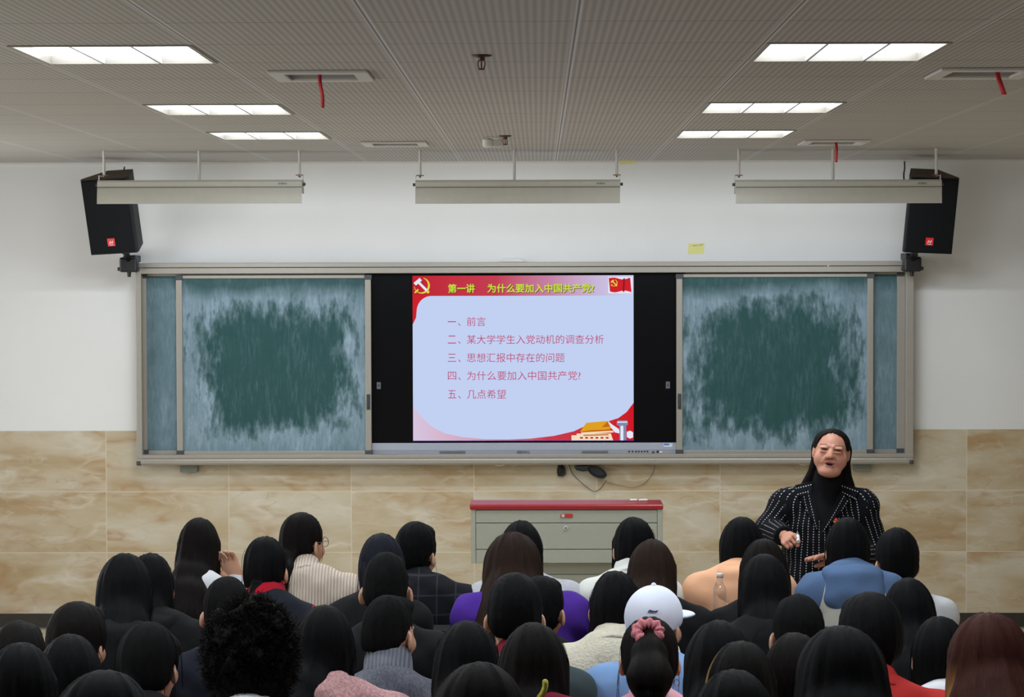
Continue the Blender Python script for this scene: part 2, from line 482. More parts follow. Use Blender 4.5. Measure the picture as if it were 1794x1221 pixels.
# ---------------------------------------------------------------- the blackboard with its sliding panels
ZB = CAM_D - .12            # distance of the frame's front from the camera
BX0, BX1 = U(236.5, ZB), U(1599.5, ZB)
BT, BB = W(459, ZB), W(814.5, ZB)
BC = ((BX0+BX1)/2, 0, BB)
def mat_board(seed, cx, cz, hw, hh):
    """green chalkboard: chalk haze all over, wiped darker in a rough patch"""
    m, nt, b = nm('green_chalkboard')
    co = coords(nt)
    sep = N(nt, 'ShaderNodeSeparateXYZ'); nt.links.new(co, sep.inputs[0])
    mp = coords(nt, 'Object', (1, 1, .35), (seed*3.1, 0, seed))
    n1 = noise_n(nt, mp, 22, 8, .62)
    n2 = noise_n(nt, coords(nt, 'Object', (1, 1, 1), (seed, 0, 0)), 3.2, 5)
    n3 = noise_n(nt, coords(nt, 'Object', (1, 1, .18), (0, 0, seed)), 60, 6, .7)
    dx = math_n(nt, 'DIVIDE', math_n(nt, 'ABSOLUTE', math_n(nt, 'SUBTRACT', sep.outputs[0], cx)), hw)
    dz = math_n(nt, 'DIVIDE', math_n(nt, 'ABSOLUTE', math_n(nt, 'SUBTRACT', sep.outputs[2], cz)), hh)
    d = math_n(nt, 'POWER', math_n(nt, 'ADD', math_n(nt, 'POWER', dx, 5), math_n(nt, 'POWER', dz, 5)), .2)
    n4 = noise_n(nt, coords(nt, 'Object', (1, 1, .5), (seed*2, 0, 1)), 9, 6, .6)
    dn = math_n(nt, 'ADD', math_n(nt, 'MULTIPLY', math_n(nt, 'SUBTRACT', n1, .5), 1.15), math_n(nt, 'MULTIPLY', math_n(nt, 'SUBTRACT', n4, .5), .8))
    d = math_n(nt, 'ADD', d, math_n(nt, 'ADD', dn, math_n(nt, 'MULTIPLY', math_n(nt, 'SUBTRACT', n2, .5), .7)))
    patch = ramp_n(nt, math_n(nt, 'MULTIPLY', d, .5), [(.37, 0.0), (.47, .40), (.545, 1.0), (.64, .9), (.85, .55)])
    # chalk thins out again towards the top edge
    top = ramp_n(nt, math_n(nt, 'MULTIPLY', .5, math_n(nt, 'ADD', math_n(nt, 'DIVIDE', math_n(nt, 'SUBTRACT', sep.outputs[2], cz), hh), math_n(nt, 'MULTIPLY', math_n(nt, 'SUBTRACT', n2, .5), .5))), [(.56, 1.0), (.68, .10)])
    haze = math_n(nt, 'MULTIPLY', math_n(nt, 'MULTIPLY', patch, top), math_n(nt, 'ADD', -.08, math_n(nt, 'ADD', math_n(nt, 'MULTIPLY', n3, .55), math_n(nt, 'MULTIPLY', n4, .85))))
    streak = math_n(nt, 'MULTIPLY', ramp_n(nt, n3, [(.45, 0.0), (.8, .30)]), ramp_n(nt, n4, [(.4, 0.0), (.65, 1.0)]))
    haze = math_n(nt, 'ADD', math_n(nt, 'MAXIMUM', haze, 0.0), math_n(nt, 'ADD', streak, math_n(nt, 'MULTIPLY', n1, .07)), True)
    nt.links.new(mix_n(nt, haze, C(30, 70, 68), C(144, 165, 179)), b.inputs['Base Color'])
    b.inputs['Roughness'].default_value = .6
    b.inputs['Specular IOR Level'].default_value = .2
    return m
bb = thing('blackboard', 'long green sliding blackboard in a grey aluminium frame on the front wall', 'blackboard', BC)
# frame: top rail of two strips, bottom rail, two stiles, backing
tr_ = MB().box((BX0, -.12, W(467, ZB)), (BX1, -.02, BT)).box((BX0, -.125, W(478, ZB)), (BX1, -.02, W(467.8, ZB)))
tr_.build('top_rail', M_ALU, bb, bevel=.003)
z1 = W(796, ZB)
MB().prism([(-.02, BB), (-.12, BB), (-.128, BB+.012), (-.128, BB+.03), (-.122, BB+.04), (-.128, BB+.045), (-.128, z1-.004), (-.124, z1), (-.02, z1)][::-1],
           BX0, BX1, 'x').build('bottom_rail', M_ALU, bb, bevel=.002)
for a, b in ((BX0, U(246.5, ZB)), (U(1586, ZB), BX1)):
    MB().box((a, -.126, BB+.004), (b, -.02, W(468, ZB))).build('stile', M_ALU, bb, bevel=.003)
for x, s in ((BX0, 1), (BX1, -1)):
    MB().box((min(x-.003*s, x+.028*s), -.131, BB-.002), (max(x-.003*s, x+.028*s), -.02, BB+.03)).build('corner_cap', M_DARK, bb, bevel=.008)
MB().box((BX0+.005, -.03, BB+.01), (BX1-.005, -.017, BT-.01)).build('backing', M_DARK, bb)
zf = CAM_D-.035
for a, b, sd in ((249, 640, 1.3), (1200, 1583, 2.9)):
    x0, x1 = U(a, zf), U(b, zf)
    MB().box((x0, -.05, BB+.02), (x1, -.03, BT-.03)).build('fixed_panel', mat_board(sd, U(470 if a < 600 else 1370, zf)-BC[0], 1.72-BC[2], .4, .42), bb)
    xs = (x0, x0+.028) if a < 600 else (x1-.05, x1)
    MB().box((xs[0], -.062, BB+.03), (xs[1], -.03, BT-.05)).build('fixed_stile', M_ALU2, bb, bevel=.002)
    for zz in (BB+.062, BT-.098):
        MB().box((xs[0]-.002, -.066, zz), (xs[1]+.008, -.03, zz+.034)).build('corner_bracket', M_DARK, bb, bevel=.003)
    MB().box((x0, -.06, BB+.062), (x1, -.03, BB+.09)).build('fixed_rail', M_ALU2, bb, bevel=.002)
    MB().box((x0, -.06, BT-.085), (x1, -.03, BT-.064)).build('fixed_rail', M_ALU2, bb, bevel=.002)
# sliding panels
zs = CAM_D-.09
def sliding(p0, p1, inner_left, seed, cxp, czp, hw, hh, lab):
    x0, x1 = U(p0, zs), U(p1, zs)
    zb_, zt_ = W(797, zs), W(481, zs)
    pn = MB().box((x0+.004, -.088, zb_+.012), (x1-.004, -.068, zt_)).build('sliding_panel', mat_board(seed, U(cxp, zs)-BC[0], W(czp, zs)-BC[2], hw, hh), bb)
    tag(pn, lab)
    for a, b in ((x0, x0+.038), (x1-.038, x1)):
        MB().box((a, -.1, zb_), (b, -.065, zt_)).build('slide_stile', M_ALU, pn, bevel=.003)
        for zz in (zb_, zt_-.03):
            MB().box((a-.004, -.103, zz), (b+.006, -.065, zz+.032)).build('corner_bracket', M_DARK, pn, bevel=.003)
    MB().box((x0+.04, -.097, zb_), (x1-.04, -.065, zb_+.027)).build('slide_rail', M_ALU, pn, bevel=.002)
    MB().box((x0+.04, -.097, zt_-.02), (x1-.04, -.065, zt_)).build('slide_rail', M_ALU, pn, bevel=.002)
    hx = x0+.019 if inner_left else x1-.019
    h = MB().box((hx-.011, -.106, W(717, zs)), (hx+.011, -.1, W(690, zs)))
    h.tube(curve([(hx, -.106, W(714, zs)), (hx, -.122, W(711, zs)), (hx, -.124, W(703, zs)), (hx, -.122, W(695, zs)), (hx, -.106, W(692, zs))], 5), .0045)
    h.build('handle', M_DARK, pn, bevel=.002)
sliding(308, 650, False, 0.4, 484, 645, .515, .40, 'left sliding panel, wiped dark in a rough rectangle')
sliding(1185, 1529, True, 5.7, 1352, 650, .555, .42, 'right sliding panel, wiped dark in a rounded patch')
# brackets below the frame
for a, b in ((311, 342), (1497, 1527)):
    MB().box((U(a, zs), -.07, BB-.05), (U(b, zs), -.018, BB+.004)).build('support_bracket', plain('grey_green_bracket', C(108, 112, 100), .5), bb, bevel=.004)
for p in (875, 1408):
    c = curve([(U(p-10, zs), -.09, BB+.002), (U(p-4, zs), -.1, BB-.006), (U(p+4, zs), -.1, BB-.006), (U(p+10, zs), -.09, BB+.003)], 4)
    MB().tube(c, .003).build('cable_clip', M_WHITE, bb)
MB().lathe([(0, -.001), (.006, 0), (.005, .002), (0, .003)], (0, 0, 0), 10, 0, Matrix.Translation((U(1450, ZB), -.127, W(467, ZB))) @ Matrix.Rotation(PI/2, 4, 'X')).build('chalk_smudge', M_WHITE, bb)

# white cloth on top of the frame
cl = MB()
zt = BT
prof = [(-.075, 0), (-.07, .016), (-.05, .024), (-.02, .021), (.02, .026), (.055, .022), (.07, .012), (.075, 0)]
cl.prism([(U(899, ZB)+p[0], zt+p[1]) for p in prof], -.03, -.1, 'y')
tag(cl.build('chalk_eraser', plain('white_felt', C(205, 205, 203), .9, 0, .1, 60, bump=.4), loc=(U(899, ZB), -.065, zt), bevel=.005),
    'small white eraser lying on top of the blackboard frame', 'eraser')

# ---------------------------------------------------------------- interactive display in the middle
ZD = CAM_D-.058
DX0, DX1, DT, DB = U(648, ZD), U(1187, ZD), W(479.5, ZD), W(797, ZD)
di = thing('interactive_display', 'large black interactive display showing a red and white slide between the green boards', 'screen', ((DX0+DX1)/2, -.05, DB))
m_scr, nt, b_ = nm('black_screen_glass')
b_.inputs['Base Color'].default_value = C(14, 14, 16); b_.inputs['Roughness'].default_value = .22
b_.inputs['Specular IOR Level'].default_value = .12
MB().box((DX0, -.058, W(776, ZD)), (DX1, -.031, DT)).build('screen_glass', m_scr, di, bevel=.002)
M_STRIP = plain('silver_grey_plastic', C(150, 154, 164), .4, .2, .04)
MB().prism([(-.031, DB), (-.064, DB), (-.066, W(788, ZD)), (-.06, W(776, ZD)), (-.031, W(776, ZD))][::-1], DX0+.004, DX1-.004, 'x').build('bottom_strip', M_STRIP, di, bevel=.002)
sy = -.0668
for a, b in ((769, 815), (1019, 1065)):
    g = MB()
    for k in range(6):
        g.box((U(a, ZD), sy-.0005, W(795, ZD)+.003*k*1.1), (U(b, ZD), sy+.002, W(795, ZD)+.003*k*1.1+.0016))
    g.build('speaker_grille', plain('grille_grey', C(104, 108, 116), .6), di)
for p in (1102, 1108, 1114, 1119, 1124, 1129, 1134):
    MB().cyl((U(p, ZD), sy+.002, W(791.5, ZD)), (U(p, ZD), sy-.001, W(791.5, ZD)), .0055, n=10).build('button', M_BLACK, di)
MB().box((U(1150, ZD), sy-.001, W(793.5, ZD)), (U(1154, ZD), sy+.002, W(790, ZD))).build('port', M_BLACK, di)
MB().box((U(1155, ZD), sy-.001, W(793.5, ZD)), (U(1160, ZD), sy+.002, W(791, ZD))).build('port', M_WHITE, di)
MB().cyl((U(1144, ZD), sy+.002, W(793, ZD)), (U(1144, ZD), sy-.006, W(793, ZD)), .008, n=12).build('power_button', M_DARK, di)
st = MB().box((U(1162, ZD), -.067, W(784, ZD)), (U(1178, ZD), -.06, W(777, ZD)), 1)
st.box((U(1163, ZD), -.0675, W(780.5, ZD)), (U(1172, ZD), -.06, W(777.6, ZD)), 0)
st.box((U(1164, ZD), -.0675, W(783.4, ZD)), (U(1177, ZD), -.06, W(781.4, ZD)), 2)
st.build('sticker', [plain('sticker_blue', C(60, 120, 190), .5), plain('sticker_grey', C(190, 200, 214), .5), M_WHITE], di)
for p in (663, 1170):
    o = MB().box((U(p-3.5, ZD), -.0592, W(681, ZD)), (U(p+3.5, ZD), -.0575, W(669, ZD)))
    o.box((U(p-1, ZD), -.0597, W(677, ZD)), (U(p+1, ZD), -.0575, W(673, ZD)), 1)
    o.build('touch_key', [plain('key_grey', C(92, 94, 104), .5), M_BLACK], di)

# text as mesh
def text_mesh(s, bold=0.0):
    cu = bpy.data.curves.new('text', 'FONT')
    cu.body = s; cu.size = 1.0; cu.offset = bold; cu.resolution_u = 3
    o = bpy.data.objects.new('text', cu); COL.objects.link(o)
    bpy.context.view_layer.update()
    me = bpy.data.meshes.new_from_object(o.evaluated_get(bpy.context.evaluated_depsgraph_get()))
    vs = [tuple(v.co) for v in me.vertices]; fs = [tuple(p.vertices) for p in me.polygons]
    bpy.data.objects.remove(o); bpy.data.meshes.remove(me); bpy.data.curves.remove(cu)
    return vs, fs
def put_text(mb, s, x0, x1, z0, z1, y, m, bold=0.0, dx=0, dz=0, slant=0):
    """text stretched into the box x0..x1, z0..z1 facing -y"""
    vs, fs = text_mesh(s, bold)
    if not vs: return
    a = [min(v[i] for v in vs) for i in (0, 1)]; b = [max(v[i] for v in vs) for i in (0, 1)]
    kx, kz = (x1-x0)/(b[0]-a[0]), (z1-z0)/(b[1]-a[1])
    mb.add([(x0+dx+(v[0]-a[0])*kx+slant*(v[1]-a[1])*kz, y, z0+dz+(v[1]-a[1])*kz) for v in vs], fs, m)
lt = MB(); put_text(lt, 'SEEWO', U(905, ZD), U(927.5, ZD), W(794.5, ZD), W(790, ZD), sy-.0006, 0, .02)
lt.build('logo', plain('logo_dark', C(74, 78, 88), .5), di)

# the slide: one flat picture shown by the display
SX0, SX1, STp, SBt = U(723, ZD), U(1110, ZD), W(482.5, ZD), W(772, ZD)
def sx(p): return U(p, ZD)
def sz(p): return W(p, ZD, 916)
G = []
def gm(name, c, k=1.0):
    G.append(glow(name, C(*c), k)); return len(G)-1
G_BG, G_RED, G_PINK, G_YEL, G_SHD, G_TXT, G_WHT, G_DRED = (gm('slide_blue_white', (194, 208, 242)), gm('slide_red', (206, 34, 44)),
    gm('slide_pink', (214, 184, 206)), gm('slide_yellow', (226, 214, 70)), gm('slide_shadow', (96, 40, 60)), gm('slide_text_red', (190, 60, 104)),
    gm('slide_white', (226, 232, 246)), gm('slide_dark_red', (150, 22, 36)))
G_GRN, G_GOLD, G_ORG, G_GREY, G_BLUE, G_CREAM = (gm('slide_green_yellow', (196, 226, 60)), gm('slide_gold', (222, 160, 34)), gm('slide_orange', (196, 104, 30)),
    gm('slide_grey', (126, 136, 168)), gm('slide_deep_blue', (24, 14, 96)), gm('slide_cream', (240, 222, 190)))
def grad_mat(name, stops, x0, x1):
    m, nt, b = nm(name); nt.nodes.remove(b)
    sep = N(nt, 'ShaderNodeSeparateXYZ'); nt.links.new(coords(nt), sep.inputs[0])
    f = math_n(nt, 'DIVIDE', math_n(nt, 'SUBTRACT', sep.outputs[0], x0), x1-x0)
    e = N(nt, 'ShaderNodeEmission'); nt.links.new(ramp_n(nt, f, stops), e.inputs[0])
    nt.links.new(e.outputs[0], nt.nodes['Material Output'].inputs[0])
    G.append(m); return len(G)-1
OX = (DX0+DX1)/2
G_HEAD = grad_mat('slide_header_fade', [(0, C(190, 36, 48)), (.38, C(196, 62, 82)), (.62, C(196, 130, 164)), (.85, C(200, 186, 220)), (1, C(204, 208, 240))], SX0-OX, SX1-OX)
G_FOOT = grad_mat('slide_footer_fade', [(0, C(214, 196, 222)), (.3, C(212, 160, 178)), (.6, C(200, 60, 76)), (1, C(206, 26, 36))], SX0-OX, SX1-OX)
sl = MB()
Y0 = -.0592
def L(k): return Y0-.00025*k
sl.flat([(SX0, SBt), (SX1, SBt), (SX1, STp), (SX0, STp)], L(0), G_BG)
sl.flat([(SX0, sz(771.5)), (SX1, sz(771.5)), (SX1, sz(773.8)), (SX0, sz(773.8))][::-1], L(0), G_BLUE)
sl.flat([(SX0, sz(518)), (SX1, sz(518)), (SX1, STp), (SX0, STp)], L(1), G_HEAD)
arc = [(sx(755), sz(518))]
for i in range(9):
    a = PI/2 + PI/2*i/8
    arc.append((sx(756+26*math.cos(a)), sz(545-27*math.sin(a))))
sl.add([(p[0], L(1), p[1]) for p in [(SX0, sz(517))]+[(SX0, sz(568))]+[(sx(729), sz(556))]+arc[::-1]],
       [(0, i, i+1) for i in range(1, len(arc)+2)], G_RED)
foot = [(723, 712), (738, 731), (755, 747), (778, 759), (810, 766), (850, 769.5), (890, 770), (930, 768.5), (970, 764), (1005, 756), (1022, 748), (1040, 743), (1064, 739), (1083, 733), (1098, 722), (1110, 706)]
fv = [(sx(x), L(1), sz(y)) for x, y in foot] + [(sx(x), L(1), sz(772)) for x, y in foot]
n_ = len(foot)
sl.add(fv, [(i+n_, i+1+n_, i+1, i) for i in range(n_-1)], G_FOOT)
# generic gate building with golden roof, a pale column and a cloud
def poly(pts, k, m): sl.add([(sx(x), L(k), sz(y)) for x, y in pts], [tuple(range(len(pts)))[::-1] if area(pts) < 0 else tuple(range(len(pts)))], m)
def area(p): return -sum(p[i][0]*p[(i+1) % len(p)][1]-p[(i+1) % len(p)][0]*p[i][1] for i in range(len(p)))
poly([(1001, 769), (1001, 763), (1010, 763), (1010, 760), (1070, 760), (1074, 772), (1001, 772)], 2, G_CREAM)
poly([(1016, 757), (1020, 750), (1068, 750), (1070, 757)], 3, G_ORG)
poly([(1016, 757), (1027, 741), (1064, 738), (1072, 751), (1060, 753), (1034, 754)], 4, G_GOLD)
poly([(1054, 749), (1064, 739), (1069, 748)], 5, G_ORG)
poly([(1018, 758), (1074, 755), (1075, 758), (1018, 761)], 5, G_CREAM)
for k in range(6): poly([(1016+9*k, 766), (1021+9*k, 766), (1021+9*k, 769), (1016+9*k, 769)], 5, G_RED)
poly([(1022, 762), (1066, 761), (1066, 763), (1022, 764)], 5, G_ORG)
poly([(1064, 737), (1072, 744), (1084, 752), (1086, 760), (1077, 758), (1070, 749)], 6, G_WHT)
poly([(1085, 772), (1085, 740), (1097, 740), (1097, 772)], 7, G_GREY)
poly([(1087, 772), (1087, 745), (1092, 745), (1092, 772)], 8, G_WHT)
poly([(1080, 744), (1082, 737), (1099, 737), (1100, 744), (1096, 747), (1084, 747)], 8, G_GREY)
poly([(1081, 741), (1099, 741), (1099, 739), (1081, 739)], 9, G_WHT)
poly([(1098, 757), (1104, 755), (1109, 758), (1109, 767), (1103, 769), (1098, 766)], 6, G_WHT)
# hammer and sickle emblem and small flag
def emblem(cx, cy, r, k, m_s, m_h):
    o, inn = [], []
    for i in range(15):
        a = math.radians(78 - 250*i/14)
        w = r*(.06+.2*math.sin(PI*min(1, i/11.5)))
        o.append((cx+r*math.cos(a), cy-r*math.sin(a))); inn.append((cx+(r-w)*math.cos(a), cy-(r-w)*math.sin(a)))
    n = len(o)
    sl.add([(sx(x), L(k), sz(y)) for x, y in o+inn], [(i, i+n, i+1+n, i+1) for i in range(n-1)], m_s)
    def rect(x, y, w, h, ang, kk, m):
        ca, sa = math.cos(ang), math.sin(ang)
        pts = [(x+a*ca-b*sa, y+a*sa+b*ca) for a, b in ((-w, -h), (w, -h), (w, h), (-w, h))]
        poly(pts, kk, m)
    rect(cx+.05*r, cy+.05*r, 1.0*r, .15*r, math.radians(45), k+1, m_h)
    rect(cx-.52*r, cy-.5*r, .5*r, .22*r, math.radians(-40), k+1, m_h)
    rect(cx-.68*r, cy+.68*r, .3*r, .1*r, math.radians(-45), k+1, m_s)
    rect(cx+.72*r, cy+.75*r, .2*r, .16*r, math.radians(45), k+2, m_s)
emblem(739.5, 500, 14, 3, G_YEL, G_WHT)
poly([(1065.5, 485.5), (1108, 485.5), (1108, 514), (1065.5, 514)], 2, G_WHT)
fl = [(1066.5, 487)]+[(1066.5+i*2.9, 488.2-1.6*math.sin(i*.55)) for i in range(1, 14)]+[(1106.5, 512.5)]+[(1106.5-i*2.9, 511+1.5*math.sin((13-i)*.55)) for i in range(1, 14)]
poly(fl, 3, G_RED)
poly([(1092, 488.3), (1095, 487.6), (1094, 512.4), (1091, 511)], 4, G_DRED)
emblem(1076, 496, 6, 5, G_YEL, G_YEL)
# writing
TITLE = [('第一讲', 785, 832), ('为什么要加入中国共产党?', 854, 1041)]
for s, a, b in TITLE:
    put_text(sl, s, sx(a+1), sx(b+1), sz(514), sz(498), L(2), G_SHD, .022)
    put_text(sl, s, sx(a), sx(b), sz(513), sz(497), L(4), G_GRN, .022)
for s, t0, t1, b, zz in (('一、', '前言', 818, 851, 563), ('二、', '某大学学生入党动机的调查分析', 818, 1058, 594.5), ('三、', '思想汇报中存在的问题', 818, 989, 626.5),
                   ('四、', '为什么要加入中国共产党?', 818, 1017, 658), ('五、', '几点希望', 818, 886, 690.5)):
    if s == '一、':
        put_text(sl, '一', sx(784.5), sx(799), sz(zz+1), sz(zz-.6), L(2), G_TXT)
    else:
        put_text(sl, s[0], sx(784.5), sx(799), sz(zz+7), sz(zz-7), L(2), G_TXT, -.003)
    put_text(sl, '、', sx(802.5), sx(807), sz(zz+7.5), sz(zz+3), L(2), G_TXT)
    put_text(sl, t0, sx(t1), sx(b), sz(zz+8), sz(zz-8), L(2), G_TXT, -.003)
so = sl.build('slide', G, di)

# ---------------------------------------------------------------- cables under the board
M_CABLE = plain('black_cable', C(20, 19, 20), .45)
def cable(pts, r, name, lab, mat=M_CABLE, cat='cable', parts=None):
    return tag(MB().tube(curve(pts, 8), r).build(name, mat, loc=pts[0]), lab, cat)
zc = CAM_D-.04
def wp(px, py, y=-.03): return (U(px, CAM_D+y), y, W(py, CAM_D+y))
cable([wp(996, 812), wp(1002, 829), wp(1018, 846), wp(1038, 861), wp(1050, 858), wp(1058, 848), wp(1062, 842)], .0022, 'cable', 'thin brown cable sagging in a loop below the middle of the board', plain('brown_cable', C(74, 58, 44), .5))
cable([wp(1062, 846), wp(1084, 851), wp(1108, 855), wp(1128, 848), wp(1140, 835), wp(1146, 822), wp(1147, 811)], .0018, 'cable', 'thin pale brown cable rising to the board frame right of the adapters', plain('tan_cable', C(104, 84, 62), .5))
t = thing('cable_bundle', 'short folded bundle of black cable hanging under the board left of the adapters', 'cable', wp(982, 815))
b = MB()
for q, (a, c) in enumerate(((977, 983), (980, 987), (983, 989))):
    b.tube(curve([wp(a+2, 816, -.04), wp(a, 824, -.04-.006*q), wp(a+1, 832, -.04), wp((a+c)/2, 833.5, -.04), wp(c, 830, -.04), wp(c-1, 820, -.035), wp(c-5, 816, -.04)], 6), .0065)
b.build('cord', M_CABLE, t)
t = thing('power_adapter', 'black power adapter hanging flat against the frame bottom', 'adapter', wp(1020, 815))
MB().prism([(U(1007, 14.24), W(816, 14.24)), (U(1005.5, 14.24), W(819, 14.24)), (U(1010, 14.24), W(824, 14.24)), (U(1020, 14.24), W(826, 14.24)), (U(1030, 14.24), W(825, 14.24)), (U(1031, 14.24), W(816, 14.24))][::-1], -.1, -.035).build('case', M_BLACK, t, bevel=.008)
t = thing('power_adapter', 'black oval adapter with wound cord tilted below the frame, right of the flat adapter', 'adapter', wp(1046, 820))
Mx = Matrix.Translation(wp(1046, 827, -.05)) @ Matrix.Rotation(math.radians(25), 4, 'Y')
MB().prism([(.062*math.cos(2*PI*i/20), .030*math.sin(2*PI*i/20)) for i in range(20)], .014, -.03, 'y', 0, Mx).build('case', M_BLACK, t, bevel=.01)
MB().tube([Mx @ Vector((.06*math.cos(2*PI*i/24), -.032, .031*math.sin(2*PI*i/24))) for i in range(25)], .005).build('cord', M_CABLE, t)
MB().tube(curve([wp(1034, 816, -.045), wp(1036, 819, -.05), wp(1038, 822, -.06)], 5), .005).build('plug_lead', M_CABLE, t)

# ---------------------------------------------------------------- lamps over the board
M_LH = plain('grey_lamp_housing', C(186, 182, 170), .45)
def board_lamp(p0, p1, lab, rods, tilt=0):
    Zl = 13.0; y = Zl-CAM_D
    x0, x1 = U(p0, Zl), U(p1, Zl); xm = (x0+x1)/2
    zt, zm, zb_ = W(316, Zl, (p0+p1)/2), W(329.5, Zl, (p0+p1)/2), W(357.5, Zl, (p0+p1)/2)
    t = thing('blackboard_lamp', lab, 'lamp', (xm, y, zt), 'long grey lamps hanging in front of the board')
    MB().prism([(-.05, 0), (.05, 0), (.055, -.01), (.05, -(zt-zm)), (-.055, -(zt-zm)), (-.056, -.012)][::-1], x0, x1, 'x', 0, Matrix.Translation((0, y, zt))).build('housing', M_LH, t, bevel=.003)
    out, inn = [], []
    H = zm-zb_
    for i in range(9):
        a = i/8
        yy = y-.054-.018*math.sin(a*PI/2)+.004*a; z = zm+.004-(H+.004)*a
        out.append((yy, z)); inn.append((yy+.003, z))
    MB().prism(out+inn[::-1], x0, x1-.002, 'x', smooth=False).build('reflector', M_LH, t)
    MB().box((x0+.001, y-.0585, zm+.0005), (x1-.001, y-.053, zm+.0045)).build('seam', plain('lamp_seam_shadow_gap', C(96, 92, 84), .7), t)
    for e in (x0, x1-.003):
        MB().box((e, y-.060, zm-.034), (e+.002, y+.056, zm+.002)).build('end_plate', M_LH, t)
    out2 = [(y+.05+.01*i/8, zm-.03*i/8) for i in range(9)]
    MB().prism(out2+[(a+.003, b) for a, b in out2][::-1], x0+.004, x1-.004, 'x').build('rear_flange', M_LH, t)
    MB().cyl((x0+.03, y-.005, zm-.022), (x1-.03, y-.005, zm-.022), .013).build('tube', glow('lit_tube', (0.9, 0.95, 1.0, 1), 3.0), t)
    ld = bpy.data.lights.new('tube_light', 'AREA')
    ld.shape, ld.size, ld.size_y, ld.energy, ld.color = 'RECTANGLE', x1-x0-.08, .03, BOARD_LAMP, (0.84, 0.92, 1.0)
    lo = bpy.data.objects.new('tube_light', ld)
    COL.objects.link(lo); lo.parent = t; lo.location = (0, .002, zm-.040-zt)
    lo.rotation_euler = (math.radians(48), 0, 0)
    for rx in rods:
        X = U(rx, Zl)
        MB().cyl((X, y, zt+.028 if rx in (rods[0], rods[2]) else zt-.002), (X, y, CEIL), .0085, n=12).build('rod', M_WHITE, t)
        if rx in (rods[0], rods[2]):
            s = -1 if rx == rods[0] else 1
            e = x0 if s < 0 else x1
            MB().box((min(X-.022, X+.022), y-.012, zt+.026), (X+.022, y+.012, zt+.031)).build('clamp_plate', plain('rusty_steel', C(128, 92, 74), .5, .5), t)
            MB().cyl((X, y, zt+.016), (X, y, zt+.04), .006, n=8).build('clamp_nut', plain('rusty_steel', C(128, 92, 74), .5, .5), t)
            MB().box((e-.002, y-.01, zt-.03), (e+.002, y+.01, zt+.03)).build('end_bracket', M_WHITE, t)
            MB().box((min(e, X), y-.01, zt+.024), (max(e, X), y+.01, zt+.027)).build('end_bracket', M_WHITE, t)
            MB().cyl((e, y-.02, zt-.026), (e+s*.016, y-.02, zt-.026), .009, n=10).build('end_knob', M_DARK, t)
    tg = MB()
    tx = x1-.112
    tg.box((tx-.03, y-.0562, zt-.032), (tx+.026, y-.05, zt-.012), 1)
    for k in range(5):       # worn, unreadable print
        tg.box((tx-.024+.0095*k, y-.0568, zt-.027+.001*(k % 2)), (tx-.0175+.0095*k, y-.056, zt-.018-.0012*((k+1) % 3)))
    tg.build('label', [plain('label_green', C(84, 104, 72), .5), plain('label_ground', C(176, 176, 164), .5)], t)
board_lamp(174, 532, 'long grey blackboard lamp on the left, in front of the left loudspeaker', (183, 350, 526))
board_lamp(729.5, 1086.5, 'long grey blackboard lamp in the middle, above the screen', (737, 902, 1081))
board_lamp(1287, 1645, 'long grey blackboard lamp on the right, in front of the right loudspeaker', (1294, 1458, 1638))

